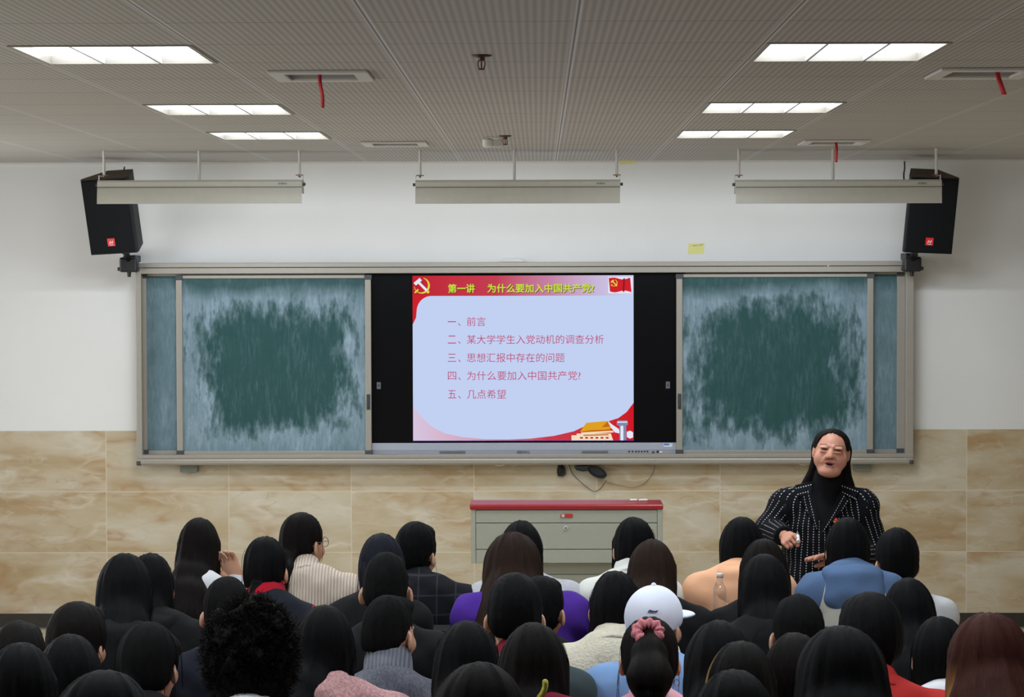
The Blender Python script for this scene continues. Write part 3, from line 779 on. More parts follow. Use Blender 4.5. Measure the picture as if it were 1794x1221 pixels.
# ---------------------------------------------------------------- loudspeakers
M_SPK = plain('black_speaker_paint', C(24, 26, 28), .6, metal=0, var=.1, scale=60, spec=.25)
M_SPT = plain('speaker_top_dusty', C(104, 92, 76), .8, 0, .15, 30)
m_grl, nt, b_ = nm('speaker_grille_mesh')
v_ = N(nt, 'ShaderNodeTexVoronoi', i_Scale=220); nt.links.new(coords(nt), v_.inputs['Vector'])
nt.links.new(ramp_n(nt, v_.outputs['Distance'], [(.1, C(4, 4, 5)), (.5, C(13, 14, 16))]), b_.inputs['Base Color'])
b_.inputs['Roughness'].default_value = .7; b_.inputs['Specular IOR Level'].default_value = .15
def speaker(pc, py, yaw, tilt, roll, lab, blab, s):
    Zs = 13.72
    loc = Vector((U(pc, Zs), Zs-CAM_D, W(py, Zs, pc)))
    t = thing('loudspeaker', lab, 'loudspeaker', loc)
    t.rotation_euler = (Matrix.Rotation(yaw, 3, 'Z') @ Matrix.Rotation(roll, 3, 'Y') @ Matrix.Rotation(tilt, 3, 'X')).to_euler()
    h, w, wb, d = .238, .152, .085, .30
    pl = [(-w, 0), (w, 0), (w, .04), (wb, d), (-wb, d), (-w, .04)]
    b = MB()
    n = len(pl)
    vs = [(x, y, -h) for x, y in pl]+[(x, y, h) for x, y in pl]
    b.add(vs, [tuple(range(n-1, -1, -1))], 0); b.add(vs, [tuple(range(n, 2*n))], 1)
    b.add(vs, [(i, (i+1) % n, (i+1) % n+n, i+n) for i in range(n)], 0)
    b.build('cabinet', [M_SPK, M_SPT], t, True, .008)
    MB().box((-w+.006, -.012, -h+.008), (w-.006, 0, h-.008)).build('grille', m_grl, t, True, .006)
    bd = MB().box((-.024, -.0155, -.185), (.024, -.012, -.137), 0)
    for q in (-.008, .007):
        bd.add([(q-.006, -.0162, -.172), (q-.001, -.0162, -.172), (q+.007, -.0162, -.152), (q+.002, -.0162, -.152)], [(0, 1, 2, 3)], 1)
    bd.add([(-.013, -.0162, -.164), (.013, -.0162, -.164), (.014, -.0162, -.160), (-.012, -.0162, -.160)], [(0, 1, 2, 3)], 1)
    bd.add([(-.012, -.0162, -.180), (.012, -.0162, -.180), (.012, -.0162, -.177), (-.012, -.0162, -.177)], [(0, 1, 2, 3)], 1)
    bd.build('badge', [plain('badge_red', C(206, 36, 48), .4), M_WHITE], t, True)
    # wall bracket and lead
    br = thing('speaker_bracket', blab, 'bracket', loc)
    bp = Vector((loc.x + s*.055, -.19, loc.z-.30))
    q = MB().box((-.055, -.05, -.045), (.055, .05, .05), 0, Matrix.Translation(bp))
    q.build('clamp_block', M_BLACK, br, bevel=.012)
    MB().tube([bp+Vector((0, -.03, .03)), bp+Vector((0, -.09, .075)), bp+Vector((-s*.02, -.16, .10))], .02).build('arm', M_BLACK, br)
    MB().cyl(bp+Vector((-.07, -.02, -.025)), bp+Vector((.07, -.02, -.025)), .012).build('clamp_bolt', M_DARK, br)
    MB().cyl(bp+Vector((0, -.01, -.03)), bp+Vector((0, -.01, -.075)), .016, .010).build('clamp_knob', M_BLACK, br)
    MB().box((bp.x-.04, -.19, BT+.006), (bp.x+.04, 0, BT+.05)).build('wall_plate', M_BLACK, br, bevel=.005)
    return loc
l1 = speaker(190, 379, math.radians(-11), math.radians(13), math.radians(-2.8), 'black loudspeaker high on the left of the front wall', 'black wall bracket under the left loudspeaker', 1)
l2 = speaker(1630, 378, math.radians(4), math.radians(13), math.radians(2.2), 'black loudspeaker high on the right of the front wall', 'black wall bracket under the right loudspeaker', -1)
cable([(l1.x+.01, -.3, l1.z+.18), (l1.x+.005, -.14, l1.z+.24), (l1.x+.005, -.06, l1.z+.33)], .005, 'speaker_cable', 'short black cable standing up behind the left loudspeaker')
cable([(l2.x-.13, -.34, l2.z+.22), (l2.x-.125, -.3, l2.z+.27), (l2.x-.10, -.18, l2.z+.31), (l2.x-.075, -.02, l2.z+.36)], .005, 'speaker_cable', 'curved black cable rising behind the right loudspeaker')

# ---------------------------------------------------------------- sticky notes
def note(pts, y, lab, ink):
    m = MB()
    P = [(U(a, CAM_D), W(b, CAM_D, a)) for a, b in pts]
    m.prism(P, y, y-.0012, 'y', 0)
    for (a, b, c, d) in ink:
        zz = W(b, CAM_D, a)
        k = 8
        m.tube([(U(a+(c-a)*i/k, CAM_D), y-.0016, zz+(W(d, CAM_D, c)-zz)*i/k+.0035*math.sin(i*2.6)) for i in range(k+1)], .0014, 5, 1)
    tag(m.build('sticky_note', [plain('yellow_note_paper', C(222, 218, 140), .8), plain('pencil_ink', C(110, 108, 60), .8)], loc=(P[0][0], y, P[0][1])), lab, 'note', 'yellow sticky notes on the front wall')
note([(1205, 445.5), (1232, 444.5), (1234, 426), (1206.5, 426.5)], -.0005, 'yellow sticky note on the white wall just above the board frame', [(1213, 430.5, 1222, 430), (1224, 430, 1231, 428.5)])
note([(1087, 289.5), (1112, 287), (1113.5, 276), (1086, 275)], -.022, 'yellow sticky note at the ceiling edge beside the middle lamp rod', [(1092, 278, 1099, 277)])

# ---------------------------------------------------------------- teacher's lectern
ZL = 12.4; yl = ZL-CAM_D
M_LEC = plain('grey_green_steel', C(146, 147, 134), .5, 0, .04, 40)
M_LRED = plain('red_desktop', C(140, 28, 31), .35, 0, .05, 20)
M_CHR = plain('chrome_lock', C(200, 200, 202), .25, .35)
LX0, LX1 = U(824, ZL), U(1161, ZL)
zt = W(893.5, ZL); zb_ = W(988.5, ZL)
le = thing('lectern', 'grey green steel multimedia lectern with a red top below the screen', 'lectern', ((LX0+LX1)/2, yl, 0))
MB().prism([(-.005, 0), (.24, 0), (.24, .03), (.0, .03), (-.008, .022), (-.008, .004)], LX0-.006, LX1+.002, 'x', 0, Matrix.Translation((0, yl, zt))).build('top', M_LRED, le, bevel=.004)
MB().box((LX0, yl+.012, zb_), (LX1, yl+.23, zt)).build('body', M_LEC, le, bevel=.003)
px0, px1 = U(833, ZL), U(1151, ZL)
for a, b in ((LX0, px0-.002), (px1+.002, LX1)):
    MB().box((a, yl, zb_), (b, yl+.012, zt)).build('side_post', M_LEC, le, bevel=.003)
for a, b, nme in ((895, 917, 'front_panel'), (918, 963.5, 'drawer'), (964.5, 988, 'front_panel')):
    pn = MB().box((px0, yl+.002, W(b, ZL)+.001), (px1, yl+.012, W(a, ZL)-.001)).build(nme, M_LEC, le, bevel=.0015)
    if nme == 'drawer':
        MB().cyl((U(991, ZL), yl+.003, W(926, ZL)), (U(991, ZL), yl-.006, W(926, ZL)), .013, .010, 20).build('lock', M_CHR, pn)
        MB().cyl((U(991, ZL), yl-.005, W(926, ZL)), (U(991, ZL), yl-.007, W(926, ZL)), .005, n=10).build('keyhole', M_DARK, pn)
    elif a == 895:
        tgx, tgz = U(991, ZL), W(904.5, ZL)
        cap = [(.022*math.cos(PI/2-PI*i/8)*.5+.025, .011*math.sin(PI/2-PI*i/8)) for i in range(9)]
        o = [(-x, z) for x, z in cap[::-1]]
        MB().prism([(tgx+.004+x, tgz+z) for x, z in (o+cap)[::-1]], yl+.003, yl-.002, 'y').build('red_tag', plain('tag_red', C(168, 48, 46), .4), pn)
        MB().cyl((U(986, ZL), yl+.002, tgz), (U(986, ZL), yl-.008, tgz), .011, .009, 18).build('lock', M_CHR, pn)
bx0, bx1 = U(866, ZL+.1), U(1120, ZL+.1)
bs = MB().box((bx0, yl+.1, 0), (bx1, yl+.22, zb_)).build('pedestal', M_LEC, le, bevel=.003)
pd = MB().box((bx0+.02, yl+.09, .05), (bx1-.02, yl+.1, W(1008, ZL+.1))).build('pedestal_door', M_LEC, le, bevel=.002)
MB().cyl((U(992, ZL+.1), yl+.092, W(1019, ZL+.1)), (U(992, ZL+.1), yl+.082, W(1019, ZL+.1)), .011, .009, 18).build('lock', M_CHR, pd)
MB().box((bx0+.02, yl+.09, W(1007, ZL+.1)), (bx1-.02, yl+.1, zb_-.01)).build('pedestal_panel', M_LEC, le, bevel=.002)
for a, b, lab in ((1104, 1116, 'short white chalk stick on the lectern top, left of the pair'), (1119, 1134, 'longer white chalk stick on the lectern top, right of the pair')):
    zz = zt+.03+.0065
    tag(MB().cyl((U(a, ZL+.16), yl+.16, zz), (U(b, ZL+.16), yl+.165, zz), .0062, .0055, 12).build('chalk_stick', M_WHITE, loc=(U(a, ZL+.16), yl+.16, zz)), lab, 'chalk', 'chalk on the lectern')

# ---------------------------------------------------------------- students' desks and benches
M_RB = plain('red_brown_laminate', C(112, 62, 52), .4, 0, .1, 12)
M_TOP = plain('desk_top_laminate', C(150, 112, 86), .4, 0, .1, 12)
M_EDGE = plain('black_desk_edge', C(26, 22, 22), .4)
def desk(x0, x1, y, lab):
    """y: its far side; a raised ledge runs along the far side"""
    t = thing('student_desk', lab, 'desk', ((x0+x1)/2, y-.2, 0), 'long desks in front of the seated rows')
    MB().box((x0, y-.45, .72), (x1, y-.02, .75)).build('tabletop', M_TOP, t, bevel=.004)
    MB().box((x0, y-.022, .25), (x1, y, .874)).build('front_panel', M_RB, t)
    MB().box((x0, y-.13, .874), (x1, y+.006, .893)).build('ledge', M_EDGE, t, bevel=.003)
    MB().box((x0, y-.13, .75), (x1, y-.112, .874)).build('ledge_back', M_RB, t)
    n = max(2, int((x1-x0)/1.4)+1)
    for i in range(n):
        x = x0+(x1-x0-.03)*i/(n-1)
        MB().box((x, y-.40, 0), (x+.03, y-.025, .72)).build('leg', M_EDGE, t, bevel=.003)
ZA, ZBr = 9.05, 8.29
desk(-.72, 1.42, ZA+.70-CAM_D, 'red brown desk with a black top edge in front of the first row of students')
desk(-1.9, 1.5, ZBr+.50-CAM_D, 'red brown desk with a black ledge behind the first row, holding the water bottle')

# water bottle on the ledge of the second desk
m_wat, nt, b_ = nm('clear_bottle_plastic')
tr_n = N(nt, 'ShaderNodeBsdfTransparent', i_Color=(.93, .95, .97, 1)); gl_n = N(nt, 'ShaderNodeBsdfGlossy', i_Roughness=.06)
lw = N(nt, 'ShaderNodeLayerWeight', i_Blend=.35); mx_ = N(nt, 'ShaderNodeMixShader')
nt.links.new(math_n(nt, 'ADD', math_n(nt, 'MULTIPLY', lw.outputs['Facing'], .5), .06), mx_.inputs[0])
nt.links.new(tr_n.outputs[0], mx_.inputs[1]); nt.links.new(gl_n.outputs[0], mx_.inputs[2])
nt.links.new(mx_.outputs[0], nt.nodes['Material Output'].inputs[0])
yb_ = ZBr+.44-CAM_D; Zq = ZBr+.44
bx = U(1261, Zq); zz = .8935
bt = thing('water_bottle', 'clear plastic water bottle with a white cap standing behind the peach hoodie', 'bottle', (bx, yb_, zz))
zt = W(1005, Zq, 1262)
H = zt-zz
prof = [(0, .002), (.022, 0), (.027, .006), (.027, H-.075)]
for k in range(8): prof.append((.027-.0012*(k % 2), .03+k*.012))
prof = [(0, .002), (.022, 0), (.027, .006)]+[(.027-.001*(k % 2), .012+k*.011) for k in range(10)]
prof += [(.0268, H-.075), (.025, H-.06), (.017, H-.042), (.0115, H-.03), (.0115, H-.022)]
MB().lathe(prof, (bx, yb_, zz), 28).build('body', m_wat, bt)
MB().lathe([(0, H), (.0125, H-.001), (.0135, H-.004), (.0135, H-.019), (0, H-.019)], (bx, yb_, zz), 20).build('cap', M_WHITE, bt)

# ---------------------------------------------------------------- people: smooth bodies grown from blended limbs
class Field:
    """signed distance field on a grid; shapes blend smoothly into it"""
    def __init__(s, lo, hi, h):
        s.lo, s.h = np.array(lo, np.float32), h
        s.n = np.ceil((np.array(hi)-np.array(lo))/h).astype(int)+1
        s.f = np.full(s.n, 1.0, np.float32)
    def _box(s, lo, hi):
        a = np.clip(np.floor((np.array(lo)-s.lo)/s.h).astype(int), 0, s.n)
        b = np.clip(np.ceil((np.array(hi)-s.lo)/s.h).astype(int)+1, 0, s.n)
        if (b <= a).any(): return None
        ax = [s.lo[i]+s.h*np.arange(a[i], b[i], dtype=np.float32) for i in range(3)]
        return tuple(slice(a[i], b[i]) for i in range(3)), ax[0][:, None, None], ax[1][None, :, None], ax[2][None, None, :]
    def _put(s, sl, d, k, op):
        a = s.f[sl]
        if op == 'u':
            if k > 0:
                hh = np.maximum(k-np.abs(a-d), 0)/k
                s.f[sl] = np.minimum(a, d)-hh*hh*k*.25
            else: s.f[sl] = np.minimum(a, d)
        elif op == 's':
            d = -d
            if k > 0:
                hh = np.maximum(k-np.abs(a-d), 0)/k
                s.f[sl] = np.maximum(a, d)+hh*hh*k*.25
            else: s.f[sl] = np.maximum(a, d)
    def cone(s, p, q, ra, rb, k=.03, op='u', sc=(1, 1, 1)):
        """tapered limb from p to q; sc > 1 along an axis flattens it there"""
        p, q = np.array(p, np.float32), np.array(q, np.float32); r = max(ra, rb)+k+3*s.h
        g = s._box(np.minimum(p, q)-r, np.maximum(p, q)+r)
        if g is None: return s
        sl, X, Y, Z = g
        sc = np.array(sc, np.float32)
        d = (q-p)*sc; L2 = float(d @ d) or 1e-9
        x, y, z = (X-p[0])*sc[0], (Y-p[1])*sc[1], (Z-p[2])*sc[2]
        t = np.clip((x*d[0]+y*d[1]+z*d[2])/L2, 0, 1)
        dist = np.sqrt((x-t*d[0])**2+(y-t*d[1])**2+(z-t*d[2])**2)-(ra+t*(rb-ra))
        s._put(sl, dist/max(1, sc.max()*.6), k, op); return s
    def chain(s, pts, rs, k=.03, op='u', sc=(1, 1, 1)):
        for i in range(len(pts)-1): s.cone(pts[i], pts[i+1], rs[i], rs[i+1], k, op, sc)
        return s
    def ell(s, c, r, k=.03, op='u', R=None):
        c, r = np.array(c, np.float32), np.array(r, np.float32); m = r.max()+k+3*s.h
        g = s._box(c-m, c+m)
        if g is None: return s
        sl, X, Y, Z = g
        x, y, z = X-c[0], Y-c[1], Z-c[2]
        if R is not None:
            R = np.array(R, np.float32)
            x, y, z = R[0, 0]*x+R[1, 0]*y+R[2, 0]*z, R[0, 1]*x+R[1, 1]*y+R[2, 1]*z, R[0, 2]*x+R[1, 2]*y+R[2, 2]*z
        k0 = np.sqrt((x/r[0])**2+(y/r[1])**2+(z/r[2])**2)
        k1 = np.sqrt((x/r[0]**2)**2+(y/r[1]**2)**2+(z/r[2]**2)**2)+1e-6
        s._put(sl, k0*(k0-1)/k1, k, op); return s
    def full(s):
        return tuple(s.lo[i]+s.h*np.arange(s.n[i], dtype=np.float32).reshape([-1 if j == i else 1 for j in range(3)]) for i in range(3))
    def cut(s, d): s.f = np.maximum(s.f, d); return s          # keep where d < 0
    def mesh(s):
        f = s.f.copy()
        for ax in range(3):
            for e in (0, -1):
                sl = [slice(None)]*3; sl[ax] = e; f[tuple(sl)] = np.maximum(f[tuple(sl)], 1e-3)
        neg = f < 0
        n = np.array(f.shape)
        C8 = [(i, j, k) for i in (0, 1) for j in (0, 1) for k in (0, 1)]
        cnt = sum(neg[i:n[0]-1+i, j:n[1]-1+j, k:n[2]-1+k].astype(np.int8) for i, j, k in C8)
        cells = np.argwhere((cnt > 0) & (cnt < 8))
        if len(cells) == 0: return np.zeros((0, 3)), np.zeros((0, 4), int)
        val = {c: f[cells[:, 0]+c[0], cells[:, 1]+c[1], cells[:, 2]+c[2]] for c in C8}
        acc, num = np.zeros((len(cells), 3), np.float32), np.zeros(len(cells), np.float32)
        for a in C8:
            for ax in range(3):
                if a[ax]: continue
                b = list(a); b[ax] = 1; b = tuple(b)
                va, vb = val[a], val[b]
                m = (va < 0) != (vb < 0)
                t = np.where(m, va/np.where(m, va-vb, 1), 0)
                p = np.tile(np.array(a, np.float32), (len(cells), 1)); p[:, ax] = t
                acc += p*m[:, None]; num += m
        V = s.lo+s.h*(cells+acc/num[:, None])
        idx = np.full(n-1, -1, np.int32); idx[tuple(cells.T)] = np.arange(len(cells))
        quads = []
        for ax in range(3):
            u, w = (ax+1) % 3, (ax+2) % 3
            sa = [slice(0, n[i]) for i in range(3)]; sb = list(sa)
            sa[ax] = slice(0, n[ax]-1); sb[ax] = slice(1, n[ax])
            ch = neg[tuple(sa)] != neg[tuple(sb)]
            e = np.argwhere(ch)
            e = e[(e[:, u] > 0) & (e[:, w] > 0) & (e[:, u] < n[u]-1) & (e[:, w] < n[w]-1)]
            if len(e) == 0: continue
            du, dw = np.eye(3, dtype=int)[u], np.eye(3, dtype=int)[w]
            q = np.stack([idx[tuple((e-du-dw).T)], idx[tuple((e-dw).T)], idx[tuple(e.T)], idx[tuple((e-du).T)]], 1)
            flip = ~neg[tuple(e.T)]
            q[flip] = q[flip][:, ::-1]
            quads.append(q)
        return V, np.concatenate(quads)

def join(parts):
    """[(V, F, material index array)] -> one mesh's arrays"""
    V, F, M, o = [], [], [], 0
    for v, f, m in parts:
        V.append(v); F.append(f+o); o += len(v)
        M.append(np.full(len(f), m, np.int32) if np.isscalar(m) else m)
    return np.concatenate(V), np.concatenate(F), np.concatenate(M)
def xf(V, M):
    M = np.array(M, np.float32)
    return np.asarray(V, np.float32) @ M[:3, :3].T + M[:3, 3]
def facec(V, F): return V[F].mean(1)

# ---- materials of people
def mat_skin(name, c, red=(0, 0, 0)):
    m, nt, b = nm(name)
    f = noise_n(nt, coords(nt), 30, 5)
    lo = tuple(x*.86 for x in c[:3])+(1,)
    nt.links.new(mix_n(nt, f, lo, c), b.inputs['Base Color'])
    b.inputs['Roughness'].default_value = .55
    b.inputs['Subsurface Weight'].default_value = .06
    b.inputs['Subsurface Radius'].default_value = (.01, .004, .002)
    return m
M_SKIN = mat_skin('skin', C(196, 146, 118))
M_SKIN2 = mat_skin('lecturer_skin', C(190, 132, 108))
M_LIP = mat_skin('lips', C(150, 78, 74))
M_EYEW = plain('eye_white', C(150, 136, 128), .3)
M_IRIS = plain('iris_dark', C(24, 16, 14), .15)
M_BROW = plain('brow_hair', C(60, 44, 38), .8)
M_MOUTH = plain('mouth_inside', C(56, 20, 20), .6)
_hm = {}
def mat_hair(name, c, c2=None, rough=.55, spec=.035, streak=None):
    """hair: fine streaks that run from the crown down"""
    if name in _hm: return _hm[name]
    m, nt, b = nm(name)
    sep = N(nt, 'ShaderNodeSeparateXYZ'); nt.links.new(coords(nt), sep.inputs[0])
    ang = math_n(nt, 'ARCTAN2', sep.outputs[0], math_n(nt, 'SUBTRACT', .03, sep.outputs[1]))
    cb = N(nt, 'ShaderNodeCombineXYZ')
    nt.links.new(math_n(nt, 'MULTIPLY', ang, 9.0), cb.inputs[0]); nt.links.new(math_n(nt, 'MULTIPLY', sep.outputs[2], 5.0), cb.inputs[1])
    f = noise_n(nt, cb.outputs[0], 6.0, 6, .65)
    c2 = c2 or tuple(min(1, x*1.8+.002) for x in c[:3])+(1,)
    col = mix_n(nt, ramp_n(nt, f, [(.35, 0.0), (.7, 1.0)]), c, c2)
    if streak:
        mk = math_n(nt, 'MULTIPLY', ramp_n(nt, ang, [(0.0, 0.0), (1.0, 0.0)]), 1.0)
        a0, a1, sc_, zm_ = streak
        lo_ = math_n(nt, 'GREATER_THAN', ang, a0); hi_ = math_n(nt, 'LESS_THAN', ang, a1)
        zt_ = ramp_n(nt, math_n(nt, 'ADD', .5, math_n(nt, 'SUBTRACT', sep.outputs[2], zm_)), [(.44, 1.0), (.52, 0.0)])
        col = mix_n(nt, math_n(nt, 'MULTIPLY', math_n(nt, 'MULTIPLY', math_n(nt, 'MULTIPLY', lo_, hi_), zt_), math_n(nt, 'ADD', .35, f), True), col, sc_)
    nt.links.new(col, b.inputs['Base Color'])
    b.inputs['Roughness'].default_value = rough; b.inputs['Specular IOR Level'].default_value = spec
    bump_n(nt, b, f, .5, .004)
    _hm[name] = m
    return m
H_BLACK = mat_hair('black_hair', C(9, 9, 10))
H_DARK = mat_hair('dark_brown_hair', C(15, 12, 11))
H_BROWN = mat_hair('brown_hair', C(33, 23, 18))
H_RED = mat_hair('red_brown_hair', C(44, 21, 16), streak=(-1.9, -.68, C(124, 86, 46), .0))
H_GOLD = mat_hair('dark_hair_with_golden_streak', C(14, 12, 11), streak=(-1.0, -.68, C(150, 108, 56), .10))
H_CROP = mat_hair('cropped_black_hair', C(10, 10, 10), rough=.8, spec=.06)
_fm = {}
def fabric(name, c, kind='plain'):
    if name in _fm: return _fm[name]
    m, nt, b = nm(name)
    co = coords(nt)
    b.inputs['Roughness'].default_value = .9; b.inputs['Specular IOR Level'].default_value = .15
    dark = tuple(x*.72 for x in c[:3])+(1,)
    if kind == 'rib':
        sep = N(nt, 'ShaderNodeSeparateXYZ'); nt.links.new(co, sep.inputs[0])
        r = math_n(nt, 'ADD', math_n(nt, 'MULTIPLY', math_n(nt, 'SINE', math_n(nt, 'MULTIPLY', sep.outputs[0], 2*PI/.0125)), .5), .5)
        nt.links.new(mix_n(nt, r, tuple(x*.66 for x in c[:3])+(1,), c), b.inputs['Base Color'])
        bump_n(nt, b, r, .6, .006)
    elif kind == 'fleece':
        v = noise_n(nt, co, 90, 4, .7); w = noise_n(nt, co, 14, 4)
        nt.links.new(mix_n(nt, v, dark, c), b.inputs['Base Color'])
        bump_n(nt, b, math_n(nt, 'ADD', v, w), .8, .012)
    elif kind == 'tweed':
        v = noise_n(nt, coords(nt, 'Object', (1, 1, .25)), 130, 4, .7)
        nt.links.new(mix_n(nt, ramp_n(nt, v, [(.35, 0.0), (.65, 1.0)]), tuple(x*.5 for x in c[:3])+(1,), c), b.inputs['Base Color'])
        bump_n(nt, b, v, .4, .004)
    elif kind == 'plaid':
        sep = N(nt, 'ShaderNodeSeparateXYZ'); nt.links.new(co, sep.inputs[0])
        def band(o, p): return math_n(nt, 'GREATER_THAN', math_n(nt, 'SINE', math_n(nt, 'MULTIPLY', o, 2*PI/p)), .965)
        g = math_n(nt, 'MAXIMUM', band(sep.outputs[0], .075), band(sep.outputs[2], .075))
        nt.links.new(mix_n(nt, math_n(nt, 'MULTIPLY', g, .4), c, C(62, 64, 72)), b.inputs['Base Color'])
    else:
        v = noise_n(nt, co, 7, 4); w = noise_n(nt, co, 240, 2)
        nt.links.new(mix_n(nt, v, tuple(x*.88 for x in c[:3])+(1,), c), b.inputs['Base Color'])
        bump_n(nt, b, math_n(nt, 'ADD', v, math_n(nt, 'MULTIPLY', w, .08)), .4, .006)
    _fm[name] = m
    return m
F_BLACK = fabric('black_cloth', C(20, 20, 22)); F_NAVY = fabric('navy_cloth', C(24, 27, 36))
F_TROUSER = fabric('dark_trouser_cloth', C(34, 36, 44))
M_SHOE = plain('dark_shoe_rubber', C(40, 38, 38), .6)

def two_tone(name, c1, c2, zlim, xlim, kind):
    """cloth of two colours with a clean seam between them"""
    m, nt, b = nm(name)
    sep = N(nt, 'ShaderNodeSeparateXYZ'); nt.links.new(coords(nt), sep.inputs[0])
    w = noise_n(nt, coords(nt), 7, 3)
    ax = math_n(nt, 'ABSOLUTE', math_n(nt, 'SUBTRACT', sep.outputs[0], xlim[0]))
    if kind == 'panel':
        on = math_n(nt, 'MULTIPLY', math_n(nt, 'LESS_THAN', ax, math_n(nt, 'ADD', xlim[1], math_n(nt, 'MULTIPLY', math_n(nt, 'SUBTRACT', zlim, sep.outputs[2]), .25))), math_n(nt, 'LESS_THAN', sep.outputs[2], zlim))
    else:
        on = math_n(nt, 'GREATER_THAN', ax, xlim[1])
    col = mix_n(nt, on, c1, c2)
    nt.links.new(mix_n(nt, math_n(nt, 'MULTIPLY', w, .25), col, (0.02, 0.02, 0.02, 1)), b.inputs['Base Color'])
    b.inputs['Roughness'].default_value = .9; b.inputs['Specular IOR Level'].default_value = .15
    return m
# ---- heads (frame: origin mid-skull, +y face, +z up), made once
def head_field(h, fem=True, flare=36, ex=.081):
    F = Field((-.115, -.15, -.235), (.115, .15, .13), h)
    F.ell((0, -.012, .02), (.0745, .094, .092))
    F.ell((0, .028, -.038), (.060, .062, .083), .035)
    F.ell((0, .062, -.098), (.028, .024, .020), .03)
    F.cone((0, -.022, -.06), (0, -.045, -.20), .050 if fem else .056, .054 if fem else .064, .02)
    for s in (-1, 1):
        F.ell((.034*s, .064, -.042), (.028, .020, .026), .02)
        F.ell((ex*s, -.004, -.022), (.0095, .021, .032), .008, R=np.array(Euler((math.radians(-8), 0, s*math.radians(flare))).to_matrix()))
        F.ell(((ex+.013)*s, .006, -.02), (.007, .010, .017), .006, 's')
        F.ell((.031*s, .092, -.006), (.018, .012, .010), .014, 's')
        F.cone((.012*s, .090, .012), (.046*s, .080, .012), .007, .005, .012)
    F.cone((0, .086, .002), (0, .106, -.034), .007, .011, .012)
    for s in (-1, 1): F.ell((.010*s, .096, -.040), (.008, .010, .007), .006)
    F.cone((-.016, .086, -.066), (.016, .086, -.066), .007, .007, .008)
    F.cone((-.012, .084, -.076), (.012, .084, -.076), .0075, .0075, .008)
    return F
def uv_sphere(c, r, n=12):
    V = [(c[0]+r*math.sin(PI*i/n)*math.cos(2*PI*j/n), c[1]+r*math.sin(PI*i/n)*math.sin(2*PI*j/n), c[2]+r*math.cos(PI*i/n)) for i in range(n+1) for j in range(n)]
    Fq = [(i*n+j, (i+1)*n+j, (i+1)*n+(j+1) % n, i*n+(j+1) % n) for i in range(n) for j in range(n)]
    return np.array(V, np.float32), np.array(Fq)
def make_head(h, fem):
    V, Fq = head_field(h, fem).mesh()
    c = facec(V, Fq)
    mi = np.zeros(len(Fq), np.int32)
    lips = (c[:, 1] > .078) & (c[:, 2] < -.058) & (c[:, 2] > -.084) & (np.abs(c[:, 0]) < .024*(1-np.abs(c[:, 2]+.071)/.016*.55))
    mi[lips] = 1
    parts = [(V, Fq, mi)]
    for s in (-1, 1):
        ev, ef = uv_sphere((.031*s, .077, -.006), .0125)
        cc = facec(ev, ef)
        m = np.full(len(ef), 2, np.int32); m[(np.hypot(cc[:, 0]-.031*s, cc[:, 2]+.006) < .006) & (cc[:, 1] > .077)] = 3
        parts.append((ev, ef, m))
    return join(parts)
HEADS = {True: make_head(.0062, True), False: make_head(.0062, False)}

# ---- hands (frame: wrist at origin, fingers along +x, palm facing -z, thumb on the +y side)
def make_hand(h, curl, spread=1.0, thumb_in=0.0):
    F = Field((-.05, -.075, -.09), (.20, .085, .05), h)
    F.cone((-.04, 0, 0), (.01, 0, 0), .024, .026, .01, sc=(1, 1, 1.25))
    F.ell((.048, 0, -.002), (.048, .040, .016), .012)
    for i, (y, L) in enumerate(((.031, .070), (.0105, .078), (-.0105, .072), (-.030, .056))):
        p = np.array([.082, y, -.001]); a = 0.0
        yaw = (y*3.2)*spread
        pts = [p]
        for j, seg in enumerate((.44, .31, .25)):
            a += (curl[i] if isinstance(curl, (list, tuple)) else curl)*(.8, 1.15, .9)[j]
            p = p+L*seg*np.array([math.cos(a)*math.cos(yaw), math.cos(a)*math.sin(yaw), -math.sin(a)])
            pts.append(p)
        F.cone((.045, y*.8, 0), pts[0], .012, .0105, .006)
        F.chain(pts, [.0098, .0088, .0082, .0070], .003)
    t = [np.array([.018, .026, -.006]), np.array([.050, .052-.012*thumb_in, -.016-.01*thumb_in]), np.array([.082, .060-.03*thumb_in, -.024-.02*thumb_in]), np.array([.103, .058-.045*thumb_in, -.030-.022*thumb_in])]
    F.chain(t, [.016, .0125, .0105, .0082], .006)
    return F.mesh()
HAND = make_hand(.0046, .42)

def frame(o, x, up=(0, 0, 1)):
    """matrix with origin o, +x along x, +z near up"""
    x = Vector(x).normalized(); y = Vector(up).cross(x).normalized(); z = x.cross(y)
    return Matrix(((x.x, y.x, z.x, o[0]), (x.y, y.y, z.y, o[1]), (x.z, y.z, z.z, o[2]), (0, 0, 0, 1)))
MIR = Matrix.Diagonal((1, -1, 1, 1))
def add_hand(parts, hand, M, left, mat=0):
    V, Fq = hand
    Mm = M @ MIR if left else M
    parts.append((xf(V, Mm), Fq[:, ::-1] if left else Fq, mat))

